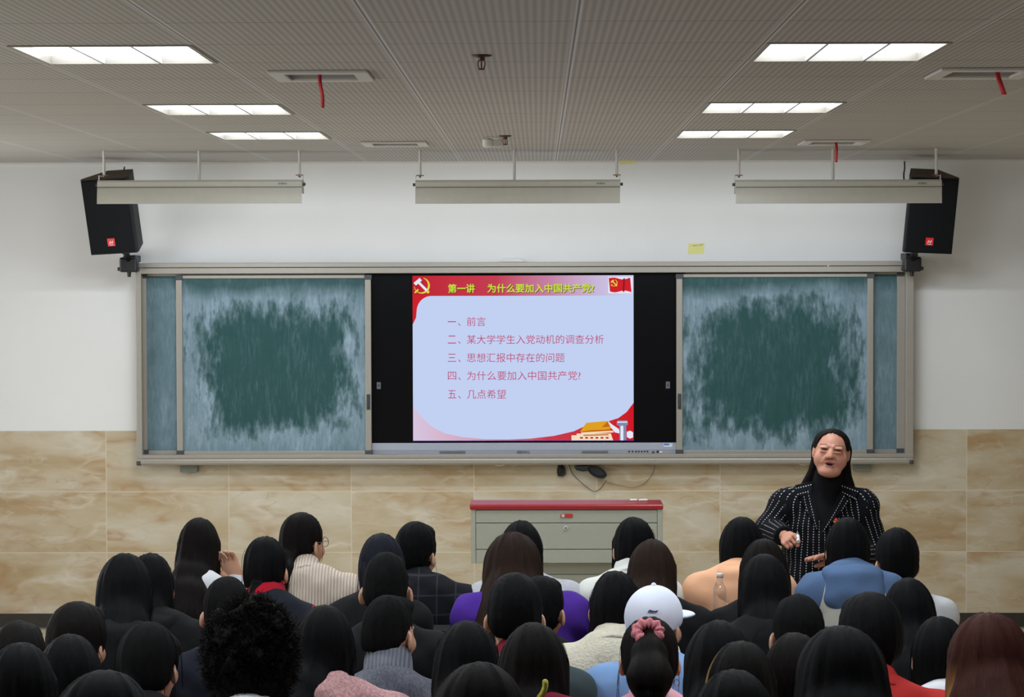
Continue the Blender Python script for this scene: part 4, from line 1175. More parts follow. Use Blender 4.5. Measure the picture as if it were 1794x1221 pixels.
# ---- hair (head frame)
def wob(X, Y, Z, seed, amp, fr=14, fz=9):
    th = np.arctan2(X, -(Y-.02))
    r = np.random.RandomState(seed)
    a = r.rand(8)*6.28
    return amp*(np.sin(th*fr+a[0]+Z*fz)*.5+np.sin(th*fr*1.83+a[1]-Z*fz*.7)*.35+np.sin(th*fr*.47+a[2]+Z*4)*.4+np.sin(th*fr*3.1+a[3])*.22)
def hair_mesh(style, p, seed):
    L = p.get('len', .3); w = p.get('w', 1.0); puff = p.get('puff', 0.0); h = p.get('h', .0068)
    R_ = .09+puff
    lo = [-.17, -.24, -.16]; hi = [.17, .14, .17]
    if style in ('long', 'pony', 'pony_high'): lo[2] = -max(L, .16)-.06; lo[0] = -.2-abs(p.get('flare', 0)); hi[0] = -lo[0]; lo[1] = -.37
    if style == 'afro': lo, hi = [-.21, -.24, -.22], [.21, .16, .22]
    if style == 'bob': lo[2] = -L-.06
    F = Field(lo, hi, h)
    top = p.get('top', .012)
    if style == 'short':
        F.ell((0, -.012, .022+top*.3), (.0775+puff, .101+puff, .092+top))
        F.ell((0, -.05, -.02), (.068+puff*.5, .058, .062), .03)
        F.ell((0, .06, .08+top*.3), (.055, .04, .028), .03)
    elif style == 'afro':
        r = np.random.RandomState(seed)
        F.ell((0, -.02, .03), (.105, .115, .115), .02)
        F.ell((0, -.05, -.06), (.098, .085, .10), .04)
        for i in range(330):
            u = r.randn(3); u /= np.linalg.norm(u)
            if u[1] > .55 and u[2] < .5: continue
            c = np.array([0, -.025, .0])+u*np.array([.106, .100, .140])*(1+.05*r.randn())
            if c[2] < -.15 or (c[1] > .05 and c[2] < .03): continue
            F.ell(c, [.012+.010*r.rand()]*3, .006)
    else:
        F.ell((0, -.014, .022+top*.3), (.083+puff*w, .102+puff*.6, .094+top))
        F.ell((0, -.045, -.03), (.074+puff, .062, .075), .03)
    if style == 'bob':
        F.cone((0, -.035, .0), (0, -.045, -L+.03), .088*w+puff, .092*w+puff, .04, sc=(1, 1.15, 1))
        for s in (-1, 1):
            F.cone((.066*s, .012, .02), (.074*w*s, .018, -L+.04), .022, .024, .02)
    if style == 'long':
        fl = p.get('flare', .0); sh = p.get('shift', 0.0); bk = p.get('back', 0.0)
        F.cone((0, -.035, .0), (sh*.4, -.058, -.16), .084*w+puff, .088*w+puff+fl*.3, .05, sc=(1, 1.15, 1))
        if L > .17:
            r1 = .088*w+puff
            F.chain([(sh*.3, -.060, -.06), (sh*.5, -.140-bk*.4, -.13), (sh*.7, -.208-bk*.7, -.20), (sh*.9, -.248-bk, -.28), (sh, -.256-bk, min(-L+.03, -.30))],
                    [r1*.95, r1+fl*.4, r1*1.06+fl*.6, .096*w+puff*.8+fl*.8, .084*w+fl], .05, sc=(1, 1.6, 1))
        for s in (-1, 1):
            F.cone((.068*s, .0, .02), ((.082*w+fl*.3)*s, .0, -min(L, .2)), .020, .020, .02)
    if style in ('pony', 'bun', 'pony_high'):
        ty = p.get('ty', -.118); tz = p.get('tz', -.02); sx_ = p.get('sx', 0.0); r0 = p.get('r', .030)
        if style == 'bun':
            F.ell((sx_, ty-.005, tz), (.036, .03, .036), .02)
        else:
            F.chain([(0, -.08, tz), (sx_*.4, ty, tz)], [.03, .022], .02)
            kx = p.get('kx', 0.0)
            F.chain([(sx_*.4, ty, tz), (sx_*.8, ty-.045, tz-.05), (sx_, ty-.105, tz-.5*(L)), (sx_+kx, ty-.125, tz-L)],
                    [.02, r0, r0*p.get('rm', 1.05), .014], .02)
    X, Y, Z = F.full()
    # keep the face and the front of the neck free of hair
    fo = p.get('face', .0)
    if style != 'afro':
        yc = .108-fo
        d = np.sqrt((X/(.068))**2+((Y-yc)/.076)**2+((Z+.052)/.108)**2)
        F.cut(((1-d)*.07))
    else:
        d = np.sqrt((X/.07)**2+((Y-.12)/.08)**2+((Z+.05)/.09)**2); F.cut((1-d)*.07)
    if p.get('capz') is not None: F.cut(Z-(p['capz']+.20*np.clip(Y+.12, 0, .16)))
    if style == 'short':
        nape = p.get('nape', -.078)
        F.cut((nape+.50*np.maximum(Y+.085, 0)+.0*X)-Z)
        if p.get('ears', True):
            for sg in (-1, 1):
                F.cut((1-np.sqrt(((X-sg*.094)/.026)**2+((Y+.010)/.044)**2+((Z+.030)/.046)**2))*.022)
    elif style in ('pony', 'bun', 'pony_high') :
        tail = np.hypot(X-p.get('sx', 0)*.7, (Y-(p.get('ty', -.118)-.06))*.75)-.075
        F.cut(np.minimum((-.070+.48*np.maximum(Y+.085, 0))-Z, tail if style != 'bun' else 9))
    if style in ('pony', 'bun'):
        for sg in (-1, 1): F.cut((1-np.sqrt(((X-sg*.094)/.024)**2+((Y-.002)/.032)**2+((Z+.026)/.040)**2))*.022)
    if style == 'afro':
        F.cut((-.205+.25*np.maximum(Y+.06, 0))-Z)
    if style in ('bob', 'long'):
        rag = wob(X, Y, Z*0, seed+5, .010 if style == 'bob' else .028, 9)
        F.cut((-L+rag)-Z)
        F.cut(np.where(Z < -.10, Y-.045, -1).astype(np.float32))
        # hair hangs outside the neck
        F.cut(np.where(Z < -.09, .045-np.hypot(X, Y+.035), -1).astype(np.float32))
    a = p.get('amp', .0034)
    if style == 'afro':
        r = np.random.RandomState(seed)
        F.f += (np.sin(X*150+r.rand()*6)*np.sin(Y*140)*np.sin(Z*160)*.006+np.sin(X*75+1)*np.sin(Y*82)*np.sin(Z*70+2)*.006).astype(np.float32)
    elif style == 'short':
        F.f += (wob(X, Y, Z, seed, a*.6, 18)+np.sin(X*190)*np.sin(Y*170+seed)*np.sin(Z*180)*.0012).astype(np.float32)
    else:
        F.f += wob(X, Y, Z, seed, a).astype(np.float32)
    return F.mesh()
def stray(style, p, seed):
    """loose single hairs along the outline"""
    r = random.Random(seed); m = MB()
    L = p.get('len', .2)
    n = {'long': 30, 'bob': 24, 'afro': 4200, 'short': 0}.get(style, 16)
    for i in range(n):
        a = r.uniform(0, 2*PI); z = r.uniform(-.02, .09)
        if style == 'afro':
            u = Vector((r.gauss(0, 1), r.gauss(-.3, 1), r.gauss(.2, 1))).normalized()
            b = Vector((u.x*.118, -.025+u.y*.110, u.z*.148))
            if b.z < -.17: continue
            if b.y > .06 and b.z < .06: continue
            pts = [b]
            for k in range(5): pts.append(pts[-1]+u*.0040+Vector((r.uniform(-1, 1), r.uniform(-1, 1), r.uniform(-1, 1)))*.0062)
            m.tube(pts, [.0010]*5+[.0004], 3); continue
        q = (.088+p.get('puff', 0))
        x, y = math.sin(a)*q, -math.cos(a)*.1-.01
        if y > .03: continue
        pts = [Vector((x*.9, y*.9, z)), Vector((x*1.03, y*1.03, z-.03)), Vector((x*1.08, y*1.05, z-.08)), Vector((x*1.03+r.uniform(-.012, .012), y*1.03, z-.12-r.random()*.05))]
        m.tube(curve(pts, 3), [.0009]*9+[.0004], 4)
    if not m.v: return None
    fs = [f for f in m.f if len(f) == 4]
    return np.array([tuple(v) for v in m.v], np.float32), np.array(fs)

# ---- a seated student
PEOPLE = []
def student(label, px, py, Z, fem=True, style='long', hair=None, hmat=None, top=F_BLACK, garment='sweater', collar='crew', cmat=None, yaw=0, pitch=0, roll=0,
            dx=0.0, sw=None, sc=None, seed=None, second=None, arms='desk', bend=0.0, dz=0.0, drop=0.0, hoodsize=1.0):
    """px, py: the top of the hair in the photo; Z: distance from the camera; dx: how far the trunk sits to the side of the head"""
    hair = dict(hair or {}); seed = seed if seed is not None else len(PEOPLE)*7+3
    hmat = hmat or H_BLACK
    sc = sc or (.955 if fem else 1.0)
    sw = (sw or (.185 if fem else .205))-.008
    X, T = U(px, Z), W(py, Z, px)+dz
    root = thing('person', label, 'person', (X+dx, Z-CAM_D, 0), 'students seated with their backs to the camera')
    PEOPLE.append(root)
    hz = T-(.127+hair.get('top', .012)*1.3)*sc - (.03 if style == 'afro' else 0)
    hy = .075+bend
    HM = Matrix.Translation((-dx, hy, hz)) @ Euler((math.radians(pitch), math.radians(roll), math.radians(yaw)), 'XYZ').to_matrix().to_4x4() @ Matrix.Scale(sc, 4)
    ns = hz-(.158 if fem else .168)*sc-drop            # shoulder line
    nb = hz-.112*sc-drop*.7            # base of the neck
    nx = -dx*.45
    hip = .52
    # --- joints
    S = [(nx+s*(sw-.035), -.045+bend*.5, ns-.040) for s in (-1, 1)]
    if arms == 'desk':
        E = [(nx*.5+s*(sw+.015), .075+bend*.5, ns-.245) for s in (-1, 1)]
        Wr = [(s*.125, .235, max(.80, ns-.33)) for s in (-1, 1)]
    else:
        E = [(nx*.5+s*(sw+.01), -.01, ns-.265) for s in (-1, 1)]
        Wr = [(s*.095, .17, .66) for s in (-1, 1)]
    raise_r = arms == 'face'
    if raise_r:
        E[1] = (sw+.07, .10, ns-.17); Wr[1] = (sw-.105+.075, .105, hz-.135)
    h = .0135
    F = Field((-.34, -.26, -.01), (.34, .60, ns+.16), h)
    cz = ns-.15
    F.ell((nx*.6, -.045+bend*.4, cz), (sw*.80, .098, .19), .05)
    F.ell((0, -.05, .70), (.135, .10, .17), .06)
    F.ell((0, -.06, hip+.03), (.155, .115, .11), .06)
    F.cone((nx, -.05+bend*.4, ns-.01), (-dx*.9, hy-.045*sc, nb+.0), .058, .05, .04)
    F.cone(S[0], S[1], .05, .05, .05)
    for i, s in enumerate((-1, 1)):
        F.chain([S[i], E[i], Wr[i]], [.048, .038, .025], .025)
        F.chain([(s*.085, -.05, hip), (s*.105, .36, hip-.02), (s*.11, .34, .10)], [.078, .056, .036], .03)
        F.cone((s*.11, .33, .055), (s*.12, .47, .03), .036, .028, .03)
    V, Fq = F.mesh()
    parts = [(V, Fq, 0)]
    hv, hf, hm_ = HEADS[fem]
    parts.append((xf(hv, HM), hf, hm_))
    for i, s in enumerate((-1, 1)):
        if raise_r and i == 1:
            add_hand(parts, HAND, frame(Wr[i], (-.35, -.05, 1.0), (.2, 1, 0)), True)
        else:
            d = Vector((-s*.25, 1, -.12)) if arms != 'lap' else Vector((-s*.3, 1, -.35))
            add_hand(parts, HAND, frame(Wr[i], d), s > 0)
    bv, bf, bm = join(parts)
    link('body', np_mesh('body', bv, bf, [M_SKIN, M_LIP, M_EYEW, M_IRIS], bm), root, True)
    # --- garment
    h = .0105
    F = Field((-.38, -.33, .48), (.38, .36, hz+.03), h)
    puffy = {'sweater': .012, 'jacket': .022, 'fleece': .028, 'hoodie': .02}[garment]
    F.ell((nx*.6, -.045+bend*.4, cz), (sw*.80+puffy, .098+puffy, .19+puffy), .05)
    F.ell((0, -.05, .70), (.14+puffy, .105+puffy, .18), .06)
    F.cone((0, -.05, .54), (0, -.05, .62), .155+puffy, .15+puffy, .05, sc=(1, 1.3, 1))
    F.cone((S[0][0], S[0][1], ns-.042), (S[1][0], S[1][1], ns-.042), .05+puffy, .05+puffy, .05)
    for i in (0, 1): F.cone(S[i], (nx*.7-dx*.3, -.055+bend*.4, ns+.012), .045+puffy*.8, .046+puffy*.5, .05)
    F.ell((nx*.7, -.075+bend*.4, ns-.07), (sw*.72, .058+puffy, .10), .05)
    F.cone((nx-.03, -.05+bend*.4, ns+.0), (nx+.03, -.05+bend*.4, ns+.0), .066+puffy*.5, .066+puffy*.5, .05)
    for i in (0, 1):
        F.chain([S[i], E[i], Wr[i]], [.050+puffy, .043+puffy, .031+puffy*.6], .03)
    nk0 = Vector((nx*.6-dx*.4, -.05+bend*.4, ns+.015)); nk1 = Vector((-dx*.9, hy-.048*sc, nb+.02))
    F.cone(nk0, nk0.lerp(nk1, .45), .066, .060, .03)
    X_, Y_, Z_ = F.full()
    rs = np.random.RandomState(seed); a = rs.rand(6)*6.28
    F.f += (.0035*np.sin(X_*31+Z_*17+a[0])*np.sin(Z_*38+a[1]+X_*9)+.0025*np.sin(Y_*40+Z_*52+a[2])*np.sin(X_*44+a[3])).astype(np.float32)
    # open at the neck, wrists and hem
    if collar != 'turtle':
        t = np.sqrt((X_-nk1.x)**2+(Y_-nk1.y)**2+(Z_-nk1.z-.02)**2)
        F.cut((.056-t)*1.0)
    F.cut(.50-Z_)
    gv, gf = F.mesh()
    mats = [top]; mi = np.zeros(len(gf), np.int32)
    c = facec(gv, gf)
    if second == 'blue_white':     # pale back panel under the hood
        mats[0] = two_tone('blue_and_white_cloth', C(86, 110, 146), C(206, 202, 190), ns+.02, (nx*.6, sw*.62), 'panel')
    if second == 'red_sleeve':
        mats[0] = two_tone('navy_and_crimson_cloth', C(24, 27, 36), C(150, 16, 34), 0.0, (nx*.6, sw-.02), 'sleeve')
    gname = {'sweater': 'sweater', 'jacket': 'jacket', 'fleece': 'fleece_jacket', 'hoodie': 'hoodie'}[garment]
    link(gname, np_mesh(gname, gv, gf, mats, mi), root, True)
    if collar in ('turtle', 'shirt', 'fleece'):
        Cf = Field((nk0.x-.14, nk0.y-.14, ns-.06), (nk0.x+.14, nk0.y+.16, nk1.z+.06), .007)
        q = lambda t: nk0.lerp(nk1, t)
        if collar == 'turtle':
            Cf.cone(q(.0), q(1.25), .074, .066, 0).cone(q(.35)+Vector((0, -.004, 0)), q(1.1), .081, .074, .004)
        elif collar == 'shirt':
            Cf.cone(q(-.2), q(.9), .074, .064, 0).cone(q(-.35)+Vector((0, -.010, -.004)), q(.45)+Vector((0, -.006, 0)), .086, .072, .004)
        else:
            Cf.cone(q(-.4)+Vector((0, -.008, 0)), q(1.0), .096, .076, .01)
        X_, Y_, Z_ = Cf.full()
        ax_ = (nk1-nk0).normalized()
        t_ = (X_-nk0.x)*ax_.x+(Y_-nk0.y)*ax_.y+(Z_-nk0.z)*ax_.z
        ln_ = (nk1-nk0).length
        r2 = np.sqrt(np.maximum((X_-nk0.x)**2+(Y_-nk0.y)**2+(Z_-nk0.z)**2-t_**2, 0))
        Cf.f += (.0015*np.sin(X_*70+a[0])*np.sin(Y_*64+Z_*40)).astype(np.float32)
        topc = {'turtle': 1.35, 'shirt': 1.0, 'fleece': 1.15}[collar]
        Cf.cut(t_-ln_*topc); Cf.cut(-.016-t_); Cf.cut(np.where(t_ > 0, .054-r2, -.1).astype(np.float32))
        V, Fq = Cf.mesh()
        link('collar', np_mesh('collar', V, Fq, [cmat or top]), root, True)
    if collar == 'hood':
        hs = hoodsize
        Hf = Field((nk0.x-.24, -.34, ns-.26), (nk0.x+.24, .12, ns+.16), .0095)
        Hf.ell((nk0.x, nk0.y-.072, ns-.035), (.112*hs, .056, .088*hs), .02)
        Hf.ell((nk0.x, nk0.y-.050, ns+.040), (.102*hs, .058, .040), .025)
        for s in (-1, 1): Hf.chain([(nk0.x+s*.080*hs, nk0.y-.035, ns+.035), (nk0.x+s*.075, nk0.y+.035, ns+.025), (nk0.x+s*.035, nk0.y+.11, ns-.03)], [.034, .028, .02], .02)
        X_, Y_, Z_ = Hf.full()
        Hf.f += (.003*np.sin(X_*45+a[0])*np.sin(Z_*52+a[1])+.002*np.sin(Y_*60+Z_*70)).astype(np.float32)
        Hf.cut((.062-np.sqrt((X_-nk1.x)**2+(Y_-nk1.y-.005)**2+((Z_-nk1.z-.02)*.8)**2))*1.0)
        V, Fq = Hf.mesh()
        link('hood', np_mesh('hood', V, Fq, [cmat or top]), root, True)
    # --- trousers and shoes (mostly behind the rows in front of the camera)
    F = Field((-.25, -.22, .06), (.25, .46, .68), .017)
    F.ell((0, -.06, hip+.03), (.168, .128, .12), .06)
    for s in (-1, 1):
        F.chain([(s*.085, -.05, hip), (s*.105, .36, hip-.02), (s*.11, .34, .09)], [.090, .070, .050], .03)
    tv, tf = F.mesh()
    link('trousers', np_mesh('trousers', tv, tf, [F_TROUSER]), root, True)
    for s in (-1, 1):
        o = SHOE.copy(); COL.objects.link(o); o.parent = root; o.location = (s*.115, .38, 0)
    # --- hair
    if style != 'none':
        hv, hf = hair_mesh(style, hair, seed)
        hp = [(hv, hf, 0)]
        sg = stray(style, hair, seed)
        if sg: hp.append((sg[0], sg[1], 0))
        V, Fq, mi = join(hp)
        o = link('hair', np_mesh('hair', V, Fq, [hmat], mi), root, True)
        o.matrix_local = HM
    return root, HM, dict(ns=ns, nk0=nk0, nk1=nk1, hz=hz, sw=sw)
# one shoe, copied for everybody
F_ = Field((-.06, -.14, -.01), (.06, .16, .13), .009)
F_.cone((0, -.07, .045), (0, .08, .035), .046, .044, .03, sc=(1, 1, 1.1)).cone((0, -.06, .05), (0, -.05, .10), .046, .048, .03)
X_, Y_, Z_ = F_.full(); F_.cut(-Z_+.0+0*X_)
sv, sf = F_.mesh()
SHOE = bpy.data.objects.new('shoe', np_mesh('shoe', sv, sf, [M_SHOE]))
# ---------------------------------------------------------------- the students, row by row from the front
RA, RB, RC, RD, RE, RF, RG = 9.05, 8.29, 7.53, 6.77, 6.01, 5.3, 4.85
WHT = fabric('white_cloth', C(205, 205, 208)); CREAM = fabric('cream_rib_knit', C(206, 190, 174), 'rib')
PLAID = fabric('black_plaid_cloth', C(22, 22, 27), 'plaid'); PEACH = fabric('peach_cloth', C(232, 176, 138)); PURPLE = fabric('purple_cloth', C(74, 42, 140))
BLUE = fabric('dusty_blue_cloth', C(86, 110, 146)); FLEECE = fabric('cream_fleece', C(216, 208, 188), 'fleece'); DENIM = fabric('light_blue_cloth', C(120, 152, 196))
PINK = fabric('pink_cloth', C(220, 160, 172)); TWEED = fabric('pink_tweed', C(196, 150, 150), 'tweed'); GREY = fabric('grey_knit', C(96, 98, 108), 'tweed')
TEAL = fabric('grey_green_cloth', C(58, 70, 72)); RED = fabric('coral_red_cloth', C(172, 46, 44)); WINE = fabric('wine_red_cloth', C(106, 22, 38))
FLUFF = fabric('white_fluffy_cloth', C(205, 205, 212), 'fleece'); CRIMSON = fabric('crimson_cloth', C(150, 16, 34))
st = student
# first row
st('woman with long straight dark hair in white, propping her raised hand against her face', 340, 907, RA, style='long', hair=dict(len=.46, w=.86, flare=.01, shift=-.02, top=.016, back=.03), hmat=H_DARK, top=WHT, garment='sweater', collar='shirt', arms='face', roll=1)
A2 = st('woman with a low ponytail and round glasses in a cream ribbed sweater', 525, 897, RA, style='pony', hair=dict(len=.22, sx=.085, tz=-.045, r=.024, kx=.01, amp=.003), hmat=H_DARK, top=CREAM, garment='sweater', collar='shirt', yaw=-38, dx=.075, sw=.20, second=None)
A3 = st('person with short black hair in a black plaid shirt, front row left of the lectern', 726, 912, RA, style='short', hair=dict(top=.022, puff=.008, nape=-.105, ears=True), top=PLAID, garment='jacket', collar='shirt', yaw=-24, dx=.075, sw=.21)
st('woman with black hair in a fluffy white jacket, mostly hidden behind long brown hair', 912, 911, RA, style='bob', hair=dict(len=.17, top=.014), top=FLUFF, garment='fleece', collar='fleece', dx=.03, sw=.20)
st('woman with dark hair and a white jacket before the right end of the lectern', 1110, 905, RA, style='bob', hair=dict(len=.13, w=.88, top=.012), top=fabric('white_shirt_cloth', C(214, 214, 208)), garment='jacket', collar='fleece', dx=-.03, yaw=14)
st('woman with black hair in a peach hoodie beside the water bottle', 1303, 904, RA, style='long', hair=dict(len=.165, w=1.0, top=.014, flare=.015), top=PEACH, garment='hoodie', collar='hood', dx=-.035, yaw=-6, sw=.20, drop=-.025)
st('woman in a dusty blue hoodie with a pale back panel, in front of the lecturer', 1489, 905, 8.88, style='long', hair=dict(len=.165, w=.92, top=.014), top=BLUE, garment='hoodie', collar='hood', second='blue_white', sw=.185, dx=.0, drop=-.03, hoodsize=1.12)
st('boy in a white jacket with a black collar, front row right end', 1576, 922, 9.2, fem=False, style='short', hair=dict(top=.024, puff=.012, nape=-.072), top=WHT, garment='hoodie', collar='shirt', cmat=F_BLACK, dx=.01, sw=.195, yaw=5, sc=1.0)
# second row
st('woman in a black coat, right one of the two touching dark heads at left', 254, 970, RB, style='long', hair=dict(len=.24, top=.014, w=.9), top=F_BLACK, garment='jacket', collar='hood', dx=.08, sw=.19)
st('woman in a navy vest over a crimson turtleneck, left of the cream sweater', 459, 940, RB, style='pony', hair=dict(len=.20, tz=-.06, r=.024, top=.014), top=F_NAVY, garment='jacket', collar='turtle', cmat=CRIMSON, second='red_sleeve', dx=.05, sw=.18, yaw=-12)
st('person with smooth dark blue black hair behind the short haired boy in black', 664, 934, RB, style='bob', hair=dict(len=.12, w=.86, top=.014), hmat=mat_hair('blue_black_hair', C(22, 23, 30)), top=F_BLACK, garment='jacket', dx=-.02, sw=.17)
st('woman with long wavy brown hair in a purple hoodie in front of the lectern', 897, 932, RB, style='long', hair=dict(len=.30, w=1.12, flare=.022, top=.018, puff=.012, amp=.006), hmat=H_BROWN, top=PURPLE, garment='hoodie', collar='hood', dx=.06, sw=.225, drop=-.03)
st('woman with long brown hair in black, behind the white baseball cap', 1145, 944, RB, style='long', hair=dict(len=.31, w=1.0, flare=.012, top=.014), hmat=H_BROWN, top=F_BLACK, garment='jacket', collar='shirt', cmat=PURPLE, dx=.03, yaw=-10)
st('woman with long dark hair right of the water bottle, farther of the overlapping two', 1341, 943, RB, style='long', hair=dict(len=.34, w=1.02, top=.016, flare=.012), hmat=H_DARK, top=F_BLACK, garment='jacket', dx=-.02)
# third row
st('woman with thick long black hair, left one of the two touching dark heads at left', 207, 970, RC, style='long', hair=dict(len=.40, w=.92, top=.018, puff=.006, shift=.02), top=F_BLACK, garment='jacket', collar='hood', dx=-.02, sw=.18)
st('boy with cropped dark hair behind the afro at the left', 388, 1010, RC, fem=False, style='short', hair=dict(top=.012, puff=.004), hmat=H_CROP, top=F_NAVY, garment='jacket', collar='shirt', yaw=8)
st('short haired boy in black with both ears showing, left of the lectern', 672, 966, RC, fem=False, style='short', hair=dict(top=.014, puff=.0, nape=-.05), hmat=H_CROP, top=F_BLACK, garment='jacket', collar='crew', yaw=-5, dx=.02)
st('person with dark hair half hidden right of the boy before the purple hoodie', 948, 1008, 7.72, style='short', hair=dict(top=.014, puff=.006, nape=-.09), top=F_BLACK, garment='sweater', yaw=-18, dx=.01, sw=.16, arms='lap')
st('woman with a smooth black bob in a cream fleece jacket', 1078, 1000, 7.42, style='bob', hair=dict(len=.205, w=.92, top=.014), top=FLEECE, garment='fleece', collar='fleece', dx=-.02, sw=.195)
st('woman with long black hair right of the water bottle, nearer of the overlapping two', 1343, 970, RC, style='long', hair=dict(len=.42, w=.95, top=.016), top=F_BLACK, garment='fleece', dx=-.03, sw=.20)
st('woman with long dark hair behind the boy in coral red', 1598, 1012, RC, style='long', hair=dict(len=.30, w=.95, top=.014), top=F_BLACK, garment='jacket', sw=.17)
# fourth row
st('person with dark tousled hair at the left, before the dark baseboard', 121, 1055, RD, style='short', hair=dict(top=.022, puff=.014, nape=-.10, ears=False), hmat=H_DARK, top=F_BLACK, garment='jacket', yaw=-18, sw=.18)
D1 = st('boy with cropped hair in a grey turtleneck sweater', 676, 1043, RD, fem=False, style='short', hair=dict(top=.010, puff=-.002, nape=-.045), hmat=H_CROP, top=GREY, garment='sweater', collar='turtle', yaw=-26, dx=.01, sw=.215, sc=.96, cmat=fabric('grey_rib_knit', C(104, 106, 116), 'rib'))
st('boy with short black hair and both ears showing, centre, in a grey green sweater', 900, 1002, RD, fem=False, style='short', hair=dict(top=.016, puff=.008, nape=-.055), top=TEAL, garment='sweater', collar='shirt', cmat=WINE, sc=1.02, dx=.025, arms='lap')
C5 = st('person in a white baseball cap and light blue jacket, face turned right', 1150, 1034, 6.87, style='short', hair=dict(top=.0, puff=-.002, nape=-.10, capz=-.012), top=DENIM, garment='jacket', collar='fleece', cmat=fabric('pale_collar_cloth', C(206, 202, 184)), yaw=-30, sw=.215)
st('boy with cropped black hair left of the boy in coral red', 1404, 1040, 6.95, fem=False, style='short', hair=dict(top=.014, puff=.004, nape=-.055), hmat=H_CROP, top=F_NAVY, garment='jacket', sw=.19, arms='lap')
st('boy with thick short black hair in a coral red shirt', 1530, 1035, 6.5, fem=False, style='short', hair=dict(top=.022, puff=.014, nape=-.07), top=RED, garment='sweater', collar='shirt', yaw=14, dx=.03, sw=.225)
st('woman with a straight black bob in white, left of the red brown hair', 1654, 1080, 6.9, style='bob', hair=dict(len=.20, w=1.0, top=.012), top=WHT, garment='jacket', collar='crew', dx=.0)
st('person with dark brown hair cut off by the left edge, upper one', 14, 1090, 6.45, style='short', hair=dict(top=.016, puff=.008), hmat=H_DARK, top=F_BLACK, garment='jacket', sw=.16)
# fifth row
st('person with smooth black hair low at the left, below the tousled hair', 105, 1115, 5.85, style='bob', hair=dict(len=.16, w=.92, top=.012), top=F_BLACK, garment='jacket', sw=.17, arms='lap')
st('woman with dark hair tied back and an ear showing, left of the afro', 248, 1093, 6.3, style='bun', hair=dict(tz=-.05, sx=-.02, top=.014, puff=.006), hmat=H_CROP, top=F_BLACK, garment='jacket', yaw=-16, sw=.17, arms='lap')
AF = st('person with a big dark brown afro in white', 430, 1038, 5.9, fem=False, style='afro', hair=dict(top=.02, h=.0055), hmat=H_DARK, top=WHT, garment='hoodie', collar='hood', sw=.19, drop=.012, hoodsize=.95)
st('woman with long black hair in a pink tweed jacket', 562, 1062, 6.25, style='long', hair=dict(len=.36, w=.95, shift=-.05, top=.012, back=.03), top=TWEED, garment='jacket', collar='shirt', yaw=-14, dx=.10, sw=.19)
st('woman with long dark hair below the plaid shirt, centre left', 815, 1090, 6.1, style='long', hair=dict(len=.30, w=1.0, top=.014, flare=.02), hmat=H_BLACK, top=F_BLACK, garment='jacket', sw=.18, arms='lap')
D6 = st('woman with a high ponytail in a pink scrunchie and a pink shirt', 1140, 1083, 6.35, style='pony_high', hair=dict(len=.24, ty=-.098, tz=.078, sx=-.008, r=.050, rm=1.3, top=.010, puff=.004), hmat=H_DARK, top=PINK, garment='sweater', collar='shirt', dx=.01, pitch=-6)
st('woman with long straight black hair and a centre parting, right of the pink scrunchie', 1263, 1088, 5.9, style='long', hair=dict(len=.40, w=1.06, top=.014, flare=.006), top=F_BLACK, garment='jacket', sw=.18, arms='lap')
# last rows
E7 = st('woman with long dark hair, a yellow hair tie and a wine red sweater', 933, 1095, 5.5, style='long', hair=dict(len=.34, w=.96, top=.014, shift=-.01, back=.03), hmat=H_DARK, top=WINE, garment='sweater', collar='crew', dx=.12, sw=.20, drop=-.03, bend=.02)
st('woman with dark hair and a golden streak beside the long black hair', 1304, 1125, 5.5, style='long', hair=dict(len=.30, w=.96, top=.012), hmat=H_GOLD, top=F_BLACK, garment='jacket', sw=.17, yaw=-10, arms='lap')
st('person with full black hair, left one of the two big heads at the bottom right', 1398, 1110, 5.85, style='bob', hair=dict(len=.19, w=.92, top=.014), hmat=H_DARK, top=F_BLACK, garment='jacket', sw=.16, arms='lap')
st('person with a big mass of black hair at the bottom, beside the coral shirt', 1481, 1098, 5.2, style='long', hair=dict(len=.30, w=1.14, top=.018, puff=.012, flare=.02), top=F_BLACK, garment='jacket', sw=.19, arms='lap')
st('woman with long red brown hair and golden side strands at the right edge', 1742, 1074, 5.55, style='long', hair=dict(len=.40, w=1.1, flare=.05, top=.018, puff=.012, amp=.004), hmat=H_RED, top=F_BLACK, garment='jacket', sw=.2)
st('person with black hair cut off by the left edge, lower one', 16, 1130, RF, style='bob', hair=dict(len=.17, w=.95, top=.014), top=fabric('grey_blue_cloth', C(120, 126, 140)), garment='jacket', sw=.17, dx=-.05)
st('person with wide dark hair at the very bottom left', 165, 1181, RG, style='bob', hair=dict(len=.2, w=1.18, top=.016, puff=.014), top=F_BLACK, garment='jacket')
st('person with wide dark hair at the very bottom, centre left', 838, 1164, RG, style='bob', hair=dict(len=.24, w=1.1, top=.016, puff=.010), hmat=H_DARK, top=F_BLACK, garment='jacket')
st('person with black hair at the very bottom between the golden streak and the big hair', 1290, 1176, RG, style='bob', hair=dict(len=.2, w=1.0, top=.014, puff=.004), top=F_BLACK, garment='jacket', sw=.17)

